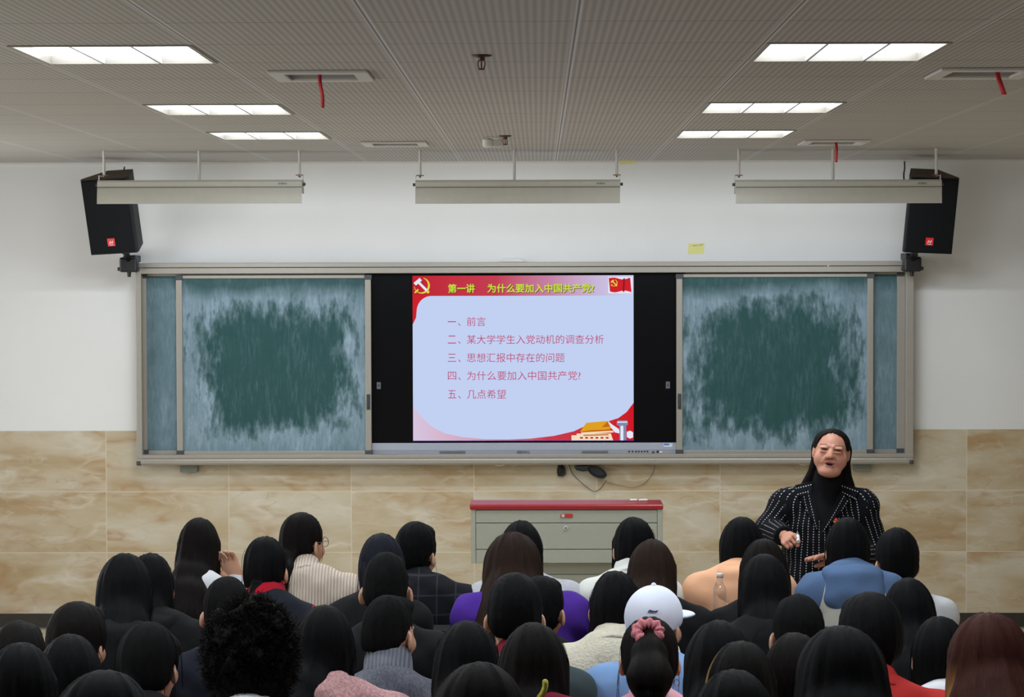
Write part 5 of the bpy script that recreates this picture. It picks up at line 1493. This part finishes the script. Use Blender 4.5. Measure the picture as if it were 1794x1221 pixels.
# ---- things they wear
root, HM, k = A2       # round glasses
m = MB()
for s in (-1, 1):
    c = (.033*s, .104, -.006)
    m.tube([(c[0]+.023*math.cos(2*PI*i/24), c[1]-.004*abs(math.cos(2*PI*i/24)), c[2]+.021*math.sin(2*PI*i/24)) for i in range(25)], .0014, 6)
    m.tube([(c[0]+s*.023, .10, .0), (s*.074, .05, .004), (s*.082, -.01, .0), (s*.08, -.03, -.016)], .0014, 6)
m.tube([(-.010, .106, -.002), (0, .108, .002), (.010, .106, -.002)], .0014, 6)
o = m.build('glasses', plain('thin_bronze_wire', C(92, 76, 64), .3, .8), root, True); o.matrix_local = HM
m = MB()
m.tube(curve([(-.026, -.122, -.034), (-.014, -.128, -.03), (-.002, -.126, -.034)], 4), .002, 6).tube(curve([(-.024, -.124, -.04), (-.010, -.13, -.036)], 4), .002, 6)
o = m.build('hair_clip', plain('silver_hair_clip', C(210, 205, 200), .25, .9), root, True); o.matrix_local = HM
root, HM, k = A3       # earphone lead
m = MB().tube(curve([(.082, .005, -.035), (.088, .02, -.07), (.080, .03, -.13), (.06, .03, -.18)], 6), .0014, 6)
m.cyl((.078, .006, -.028), (.09, .004, -.03), .006, n=10)
o = m.build('earphone', plain('white_earphone', C(205, 200, 195), .4), root, True); o.matrix_local = HM
root, HM, k = C5       # white baseball cap
F = Field((-.12, -.14, -.06), (.12, .22, .16), .006)
F.ell((0, -.012, .028), (.092, .113, .103), .01)
X_, Y_, Z_ = F.full()
F.cut(-(Z_-(-.028+.20*np.minimum(np.maximum(Y_+.12, 0), .16))))
F2 = Field((-.12, -.14, -.06), (.12, .22, .16), .006)
F2.ell((0, .12, .018), (.078, .085, .012), .01)
d2 = np.sqrt((X_/.09)**2+((Y_+.012)/.108)**2+((Z_-.03)/.1)**2); F2.cut((1-d2)*.09)
cv, cf = F.mesh(); bv, bf = F2.mesh()
bt_ = uv_sphere((0, -.012, .131), .009, 10)
V, Fq, mi = join([(cv, cf, 0), (bt_[0], bt_[1], 0)])
CAPW = fabric('white_cap_cloth', C(214, 218, 232))
cap = link('cap', np_mesh('cap', V, Fq, [CAPW], mi), root, True); cap.matrix_local = HM
o = link('visor', np_mesh('visor', bv, bf, [CAPW]), cap, True)
lg = MB()
mk = [(-.021, -.006), (-.013, .006), (-.004, .003), (.008, .000), (.022, .003), (.017, -.006), (.006, -.004), (-.004, -.005), (-.011, -.002)]
a0 = math.radians(30)
vs = []
for lay in (.0, .003):
    for x, z in mk:
        th = a0+x*.85/.1
        zz = .062+z*.75
        rr = math.sqrt(max(.05, 1-((zz-.028)/.103)**2))
        r1, r2 = (.092*rr+.003+lay), (.113*rr+.003+lay)
        vs.append((math.sin(th)*r1, -.012-math.cos(th)*r2, zz))
n = len(mk)
lg.add(vs, [tuple(range(n)), tuple(range(2*n-1, n-1, -1))]+[(i, i+n, (i+1) % n+n, (i+1) % n) for i in range(n)])
lg.build('logo', plain('navy_print', C(34, 32, 92), .6), cap, True)
root, HM, k = D6       # scrunchie
m = MB(); r_ = random.Random(4)
pts = []
for i in range(49):
    a = 2*PI*i/48
    pts.append(Vector((-.010+.034*math.cos(a), -.100+.016*math.sin(a), .088+.024*math.sin(a)))+Vector((0, -.016, 0)))
m.tube(pts, [.0145+.0035*math.sin(i*1.3)+.003*r_.random() for i in range(49)], 14)
o = m.build('scrunchie', fabric('pink_satin', C(214, 132, 140), 'tweed'), root, True); o.matrix_local = HM
for s, zz in ((1, -.06),):
    m = MB().tube([(s*.082+.008*math.sin(2*PI*i/12), -.002, zz-.012+.010*math.cos(2*PI*i/12)) for i in range(13)], .0012, 6)
    o = m.build('earring', plain('gold_wire', C(200, 160, 90), .25, .9), root, True); o.matrix_local = HM
root, HM, k = E7       # yellow hair tie
F = Field((-.06, -.06, -.08), (.06, .06, .08), .006)
for i in range(9):
    a = math.radians(-60+120*i/8)
    F.ell((.018*math.cos(a)-.01, 0, .046*math.sin(a)), (.014, .016, .013), .006)
V, Fq = F.mesh()
o = link('hair_tie', np_mesh('hair_tie', V, Fq, [fabric('yellow_fluffy_cloth', C(214, 206, 96), 'fleece')]), root, True)
o.matrix_local = HM @ Matrix.Translation((.024, -.185, -.012)) @ Matrix.Rotation(math.radians(20), 4, 'Y') @ Matrix.Scale(.55, 4)

# benches under the rows
def bench(x0, x1, Z, lab):
    y = Z-CAM_D-.05
    t = thing('bench', lab, 'bench', ((x0+x1)/2, y, 0), 'long benches under the students')
    MB().box((x0, y-.18, .40), (x1, y+.18, .435)).build('seat', M_RB, t, bevel=.004)
    n = max(2, int((x1-x0)/1.2)+1)
    for i in range(n):
        x = x0+(x1-x0-.04)*i/(n-1)
        MB().box((x, y-.15, 0), (x+.04, y+.15, .40)).build('leg', M_EDGE, t, bevel=.003)
for i, (a, b, Z) in enumerate(((-1.75, 1.9, RA), (-1.75, 1.4, RB), (-1.75, 1.6, RC), (-1.85, 1.5, RD-.06), (-1.65, .95, RE), (-1.5, 1.5, RF+.08), (-1.3, .8, RG))):
    bench(a, b, Z, 'long red brown bench under %s row of students' % ('the first', 'the second', 'the third', 'the fourth', 'the fifth', 'the sixth', 'the last')[i])
# ---------------------------------------------------------------- the lecturer
ZLc = 10.2
def make_lecturer():
    root = thing('person', 'woman in a black jacket with white dashed stripes speaking in front of the right board', 'person', (U(1443, ZLc), ZLc-CAM_D, 0))
    root.rotation_euler = (0, 0, PI)
    hx, hz, sc = -.031, 1.486, .97
    HM = Matrix.Translation((hx, .035, hz)) @ Euler((math.radians(4), math.radians(-5.0), math.radians(-9)), 'XYZ').to_matrix().to_4x4() @ Matrix.Diagonal((sc*1.07, sc*1.02, sc, 1))
    S = [(-.172, -.005, 1.222), (.172, -.005, 1.222)]
    E = [(-.252, .01, .985), (.255, .0, 1.115)]
    Wr = [(-.045, .235, 1.015), (.198, .165, 1.10)]
    # body
    F = Field((-.36, -.22, -.005), (.36, .34, 1.40), .0115)
    F.ell((0, 0, 1.08), (.17, .105, .2), .05).ell((0, .01, .88), (.16, .12, .2), .06).ell((0, -.01, .76), (.17, .125, .14), .06)
    F.cone(S[0], S[1], .05, .05, .05).cone((0, -.01, 1.24), (hx*.7, .005, hz-.13), .06, .052, .04)
    for i in (0, 1):
        s = -1 if i == 0 else 1
        F.chain([S[i], E[i], Wr[i]], [.05, .04, .026], .025)
        F.chain([(s*.085, -.01, .74), (s*.085, .0, .42), (s*.09, -.02, .07)], [.085, .055, .036], .03)
        F.cone((s*.092, -.03, .045), (s*.105, .13, .025), .036, .028, .03)
    V, Fq = F.mesh(); parts = [(V, Fq, 0)]
    # head: broad cheeks, open mouth, narrow eyes
    H = head_field(.0028, True, 14, .0735)
    for s in (-1, 1):
        H.ell((.040*s, .052, -.058), (.030, .024, .034), .025)
        H.ell((.031*s, .0885, .0036), (.020, .0105, .0068), .005)      # upper lid fold
        H.ell((.031*s, .0870, -.0145), (.018, .0090, .0060), .009)       # lower lid
        H.cone((.017*s, .098, -.034), (.031*s, .083, -.064), .004, .004, .012)
    H.ell((0, .094, -.026), (.011, .018, .018), .012)
    H.ell((0, .108, -.037), (.012, .010, .009), .006)
    for s in (-1, 1): H.ell((.0065*s, .105, -.0455), (.0038, .006, .0035), .002, 's')
    H.cone((-.017, .0865, -.0645), (.017, .0865, -.0645), .0062, .0062, .004)
    H.cone((-.013, .0850, -.0830), (.013, .0850, -.0830), .0068, .0068, .004)
    H.ell((0, .098, -.0735), (.0185, .024, .0066), .003, 's')
    H.ell((0, .060, -.110), (.045, .035, .022), .03)
    hv, hf = H.mesh(); c = facec(hv, hf)
    def low(V):      # a lower crown than the common head
        V = np.array(V); V[:, 2] = np.where(V[:, 2] > .01, .01+(V[:, 2]-.01)*.80, V[:, 2]); return V
    hv = low(hv)
    mi = np.zeros(len(hf), np.int32)
    ax = np.abs(c[:, 0])
    lips = (c[:, 1] > .078) & (((c[:, 0]/.024)**2+((c[:, 2]+.0672)/.0062)**2 < 1) | ((c[:, 0]/.020)**2+((c[:, 2]+.0820)/.0066)**2 < 1))
    mouth = (((c[:, 0]/.0195)**2+((c[:, 2]+.0735)/.0072)**2) < 1) & (c[:, 1] < .0875) & (c[:, 1] > .05)
    brow = (np.abs(c[:, 2]-(.0200-(ax-.030)**2*9)) < .0032) & (ax > .014) & (ax < .050) & (c[:, 1] > .05)
    liner = (np.abs(c[:, 2]+.0008+(ax-.031)**2*8) < .0018) & (np.abs(ax-.031) < .016) & (c[:, 1] > .07)
    mi[lips] = 1; mi[brow] = 4; mi[liner] = 6; mi[mouth] = 5
    for s in (-1, 1): mi[(((c[:, 0]-.0065*s)/.004)**2+((c[:, 2]+.046)/.0035)**2 < 1) & (c[:, 1] > .085) & (c[:, 1] < .112)] = 5
    parts.append((xf(hv, HM), hf, mi))
    for s in (-1, 1):
        ev, ef = uv_sphere((.031*s, .0755, -.0055), .0135, 14)
        cc = facec(ev, ef); m = np.full(len(ef), 2, np.int32)
        m[(np.hypot(cc[:, 0]-.031*s, cc[:, 2]+.005) < .0066) & (cc[:, 1] > .075)] = 3
        parts.append((xf(ev, HM), ef, m))
    # teeth line
    F = Field((-.02, .06, -.09), (.02, .10, -.05), .003).ell((0, .076, -.0695), (.012, .006, .0028), 0)
    tv, tf = F.mesh(); parts.append((xf(tv, HM), tf, 2))
    grip = make_hand(.0044, [1.25, 1.3, 1.32, 1.35], .4, 1.0); grip = (grip[0]*.88, grip[1])
    flat = make_hand(.0044, [.12, .10, .16, .24], .8, .3)
    RH = frame(Wr[1], (-.14, 1, -.10), (.75, .15, .8)); LH = frame(Wr[0], (1, .18, .05), (.0, -.35, 1))
    add_hand(parts, grip, RH, False); add_hand(parts, flat, LH, True)
    V, Fq, mi = join(parts)
    link('body', np_mesh('body', V, Fq, [M_SKIN2, mat_skin('lecturer_lips', C(152, 92, 80)), M_EYEW, M_IRIS, mat_skin('soft_brow', C(100, 70, 58)), M_MOUTH, mat_skin('lash_line', C(70, 48, 42))], mi), root, True)
    # black turtleneck
    F = Field((-.24, -.16, .95), (.24, .22, 1.42), .0075)
    F.ell((0, .0, 1.10), (.168, .125, .2), .04).cone((0, -.01, 1.22), (hx*.75, .004, hz-.125), .078, .066, .03)
    F.cone((hx*.5, .0, hz-.175), (hx*.9, .008, hz-.098), .070, .066, .006)
    X, Y, Z = F.full(); F.cut(.97-Z)
    V, Fq = F.mesh(); link('turtleneck', np_mesh('turtleneck', V, Fq, [fabric('black_turtleneck_knit', C(14, 14, 16))]), root, True)
    # striped jacket
    h = .0068
    F = Field((-.37, -.22, .62), (.37, .32, 1.36), h)
    F.ell((0, 0, 1.08), (.195, .135, .2), .05).ell((0, .015, .90), (.19, .15, .22), .06)
    F.cone((0, .0, .66), (0, .005, .86), .195, .185, .05, sc=(1, 1.32, 1))
    F.cone(S[0], S[1], .068, .068, .05)
    for i in (0, 1): F.cone(S[i], (0, -.02, 1.275), .066, .062, .05)
    for i in (0, 1): F.chain([S[i], E[i], Wr[i]], [.070, .060, .047], .025)
    X, Y, Z = F.full()
    F.f += (.003*np.sin(X*33+Z*21)*np.sin(Z*41+1)+.002*np.sin(Y*44+Z*50)).astype(np.float32)
    F.cut(.64-Z)
    # open V at the neck, open cuffs
    vz = np.clip((Z-1.135)/.20, 0, 2)
    F.cut(np.where((Y > -.03), np.minimum(.088*vz-np.abs(X-.028*(1-vz)+.004), 9)*1.0, -1).astype(np.float32)*np.where(Z > 1.13, 1, 0)-np.where(Z > 1.13, 0, .1))
    F.cut((.075-np.sqrt((X-hx*.6)**2+(Y-.0)**2))*np.where(Z > 1.27, 1, 0)-np.where(Z > 1.27, 0, .1))
    for i in (0, 1):
        d = Vector(Wr[i])-Vector(E[i]); d.normalize(); p = Vector(Wr[i])-d*.005
        F.cut(np.where((np.sqrt((X-p.x)**2+(Y-p.y)**2+(Z-p.z)**2) < .09), (X-p.x)*d.x+(Y-p.y)*d.y+(Z-p.z)*d.z, -.1).astype(np.float32))
    V, Fq = F.mesh()
    # stripe coordinates: round the trunk, along the sleeves
    uv = np.stack([np.arctan2(V[:, 0], np.maximum(V[:, 1]+.06, .02))*.20, V[:, 2], np.zeros(len(V))], 1)
    for i in (0, 1):
        P = [np.array(S[i]), np.array(E[i]), np.array(Wr[i])]
        for j in (0, 1):
            d = P[j+1]-P[j]; L = np.linalg.norm(d); d = d/L
            t = (V-P[j]) @ d
            q = V-P[j]-t[:, None]*d
            r = np.linalg.norm(q, axis=1)
            lat = np.abs(V[:, 0]) > .165+.35*np.maximum(0, V[:, 2]-1.20)
            sel = (r < .078) & (t > -.02) & (t < L+.05) & (lat if j == 0 else (r < .060) & ((t > .03)))
            e1 = np.cross(d, [0, 1.0, 0.2]); e1 /= np.linalg.norm(e1); e2 = np.cross(d, e1)
            ang = np.arctan2(q @ e2, q @ e1)
            uv[sel, 0] = ang[sel]*.062; uv[sel, 1] = t[sel]+j*.27
    m, nt, b = nm('black_cloth_with_dashed_white_stripes')
    at = N(nt, 'ShaderNodeAttribute', attribute_name='stripe')
    sep = N(nt, 'ShaderNodeSeparateXYZ'); nt.links.new(at.outputs['Vector'], sep.inputs[0])
    fu = math_n(nt, 'ABSOLUTE', math_n(nt, 'SUBTRACT', math_n(nt, 'FRACT', math_n(nt, 'DIVIDE', sep.outputs[0], .0255)), .5))
    fv = math_n(nt, 'ABSOLUTE', math_n(nt, 'SUBTRACT', math_n(nt, 'FRACT', math_n(nt, 'DIVIDE', sep.outputs[1], .0118)), .5))
    on = math_n(nt, 'MULTIPLY', math_n(nt, 'LESS_THAN', fu, .068), math_n(nt, 'LESS_THAN', fv, .21))
    nt.links.new(mix_n(nt, on, C(15, 16, 21), C(186, 184, 182)), b.inputs['Base Color'])
    b.inputs['Roughness'].default_value = .9; b.inputs['Specular IOR Level'].default_value = .1
    def with_stripe(me, uvw):
        a = me.attributes.new('stripe', 'FLOAT_VECTOR', 'POINT'); a.data.foreach_set('vector', np.asarray(uvw, np.float32).ravel()); return me
    rng_ = (uv[Fq].max(1)-uv[Fq].min(1))[:, :2].max(1)
    cuff = np.zeros(len(Fq), bool); fc_ = facec(V, Fq)
    for i in (0, 1):
        d = np.array(Wr[i])-np.array(E[i]); L = np.linalg.norm(d); d = d/L
        cuff |= (np.linalg.norm(fc_-np.array(Wr[i]), axis=1) < .09) & ((fc_-np.array(E[i])) @ d > L-.014)
    jk = link('jacket', with_stripe(np_mesh('jacket', V, Fq, [m, fabric('black_jacket_cloth', C(16, 17, 22))], ((rng_ > .02) | cuff).astype(np.int32)), uv), root, True)
    # lapels and collar follow the chest
    ys = F.lo[1]+F.h*np.arange(F.n[1])
    def front_y(x, z):
        i = int(round((x-F.lo[0])/F.h)); k = int(round((z-F.lo[2])/F.h))
        col = F.f[min(max(i, 0), F.n[0]-1), :, min(max(k, 0), F.n[2]-1)]
        w = np.where(col < 0)[0]
        return ys[w[-1]] if len(w) else .02
    def flap(name, A, B, C_, D, lift, par, nu=14, nv=8, swap=False):
        """sheet between edge A-B and edge C-D given as (x, z), lying on the chest"""
        vs, st = [], []
        A, B, C_, D = [np.array(p) for p in (A, B, C_, D)]
        G_ = []
        for j in range(nv+1):
            t = j/nv
            for i in range(nu+1):
                s = i/nu
                p = (A*(1-s)+B*s)*(1-t)+(C_*(1-s)+D*s)*t
                y = max(front_y(p[0]+dx_, p[1]+dz_) for dx_ in (-.015, 0, .015) for dz_ in (-.012, .012))
                G_.append((p[0], y, p[1]))
                w = np.linalg.norm((A*(1-s)+B*s)-(C_*(1-s)+D*s))
                st.append(((t*w-.009), s*np.linalg.norm(B-A), 0) if not swap else (s*np.linalg.norm(B-A), t*w, 0))
        G_ = np.array(G_); g = G_[:, 1].reshape(nv+1, nu+1).copy()
        for _ in range(4):
            gp = np.pad(g, 1, mode='edge'); g = np.maximum(g*.0+(gp[:-2, 1:-1]+gp[2:, 1:-1]+gp[1:-1, :-2]+gp[1:-1, 2:]+gp[1:-1, 1:-1])/5, g-.004)
        G_[:, 1] = g.ravel()
        f_, b_ = G_.copy(), G_.copy(); f_[:, 1] += lift; b_[:, 1] -= .004
        n = len(G_); V = np.concatenate([f_, b_]); Q = []
        id_ = lambda i, j: j*(nu+1)+i
        for j in range(nv):
            for i in range(nu):
                q = [id_(i, j), id_(i+1, j), id_(i+1, j+1), id_(i, j+1)]
                Q.append(q); Q.append([a+n for a in q[::-1]])
        rim = [id_(i, 0) for i in range(nu)]+[id_(nu, j) for j in range(nv)]+[id_(i, nv) for i in range(nu, 0, -1)]+[id_(0, j) for j in range(nv, 0, -1)]
        for a, b2 in zip(rim, rim[1:]+rim[:1]): Q.append([a, a+n, b2+n, b2])
        link(name, with_stripe(np_mesh(name, V, np.array(Q), [m], smooth=False), st+st), jk, True)
    flap('lapel', (.064, 1.305), (.036, 1.145), (.118, 1.262), (.048, 1.128), .010, jk)
    flap('lapel', (-.072, 1.295), (.026, 1.140), (-.105, 1.246), (.022, 1.118), .014, jk)
    flap('collar', (.055, 1.335), (.066, 1.285), (.135, 1.318), (.125, 1.268), .011, jk, swap=True)
    flap('collar', (-.075, 1.330), (-.072, 1.288), (-.160, 1.305), (-.130, 1.258), .011, jk, swap=True)
    by = front_y(-.038, 1.166)
    pb = MB().cyl((-.038, by+.008, 1.166), (-.038, by+.013, 1.166), .0125, n=20)
    pb.add([(-.038+.011*math.cos(PI+PI*i/8), by+.0136, 1.164+.010*math.sin(PI+PI*i/8)) for i in range(9)][::-1], [tuple(range(9))], 1)
    pb.add([(-.043, by+.0138, 1.169), (-.033, by+.0138, 1.169), (-.038, by+.0138, 1.175)][::-1], [(0, 1, 2)], 1)
    pb.build('pin_badge', [plain('pin_red', C(196, 44, 36), .3), plain('pin_gold', C(226, 180, 70), .3, .4)], jk, True)
    by = front_y(.112, .882)
    MB().lathe([(0, .008), (.009, .007), (.014, .003), (.014, 0), (0, 0)], (0, 0, 0), 18, 0, Matrix.Translation((.112, by+.001, .882)) @ Matrix.Rotation(-PI/2, 4, 'X')).build('button', plain('shiny_black_button', C(40, 40, 46), .15), jk, True)
    # trousers and shoes
    F = Field((-.25, -.2, .05), (.25, .2, .86), .014)
    F.ell((0, -.01, .75), (.18, .135, .12), .05)
    for s in (-1, 1): F.chain([(s*.088, -.01, .72), (s*.09, .0, .42), (s*.092, -.02, .07)], [.095, .074, .062], .03)
    V, Fq = F.mesh(); link('trousers', np_mesh('trousers', V, Fq, [F_BLACK]), root, True)
    for s in (-1, 1):
        o = SHOE.copy(); COL.objects.link(o); o.parent = root; o.location = (s*.1, .03, 0)
    # hair: combed back from the forehead, falling behind the shoulders
    F = Field((-.15, -.2, -.27), (.15, .13, .14), .005)
    F.ell((0, -.014, .021), (.082, .102, .0965)).ell((0, -.05, -.03), (.075, .06, .075), .03)
    F.chain([(0, -.055, -.02), (0, -.070, -.12), (0, -.085, -.235)], [.070, .076, .115], .04, sc=(1, 1.5, 1))
    for s in (-1, 1): F.chain([(.064*s, -.030, .0), (.066*s, -.040, -.09), (.112*s, -.055, -.225)], [.020, .020, .026], .02)
    X, Y, Z = F.full()
    d = np.sqrt((X/.0745)**2+((Y-.090)/.105)**2+((Z+.030)/.129)**2); F.cut((1-d)*.07)
    F.cut(np.where(Z < -.01, Y-.008, -1).astype(np.float32))
    F.cut(np.where(Z < -.05, Y+.005, -1).astype(np.float32)); F.cut(np.where(Z < -.09, .06-np.hypot(X, Y-.02), -1).astype(np.float32))
    F.cut(-.235+wob(X, Y, Z*0, 4, .012, 9)-Z)
    F.f += wob(X, Y, Z, 11, .0018).astype(np.float32)
    V, Fq = F.mesh(); V = low(V)
    o = link('hair', np_mesh('hair', V, Fq, [H_DARK]), root, True); o.matrix_local = HM
    # the white stick she holds
    R = Matrix.Translation((U(1443, ZLc), ZLc-CAM_D, 0)) @ Matrix.Rotation(PI, 4, 'Z') @ RH
    p0, p1 = R @ Vector((.045, .048, -.020)), R @ Vector((.110, .020, -.030))
    d = (p1-p0).normalized()
    a = Vector((p0+p1)/2)
    t = thing('marker_pen', 'short white pen with a dark end held in the right hand of the lecturer', 'pen', a)
    MB().cyl(a-d*.02, a+d*.025, .0085, n=14).build('barrel', M_WHITE, t)
    MB().cyl(a-d*.045, a-d*.02, .006, .0088, n=14).build('cap', plain('pen_cap_dark', C(70, 64, 74), .4), t)
    return root
make_lecturer()
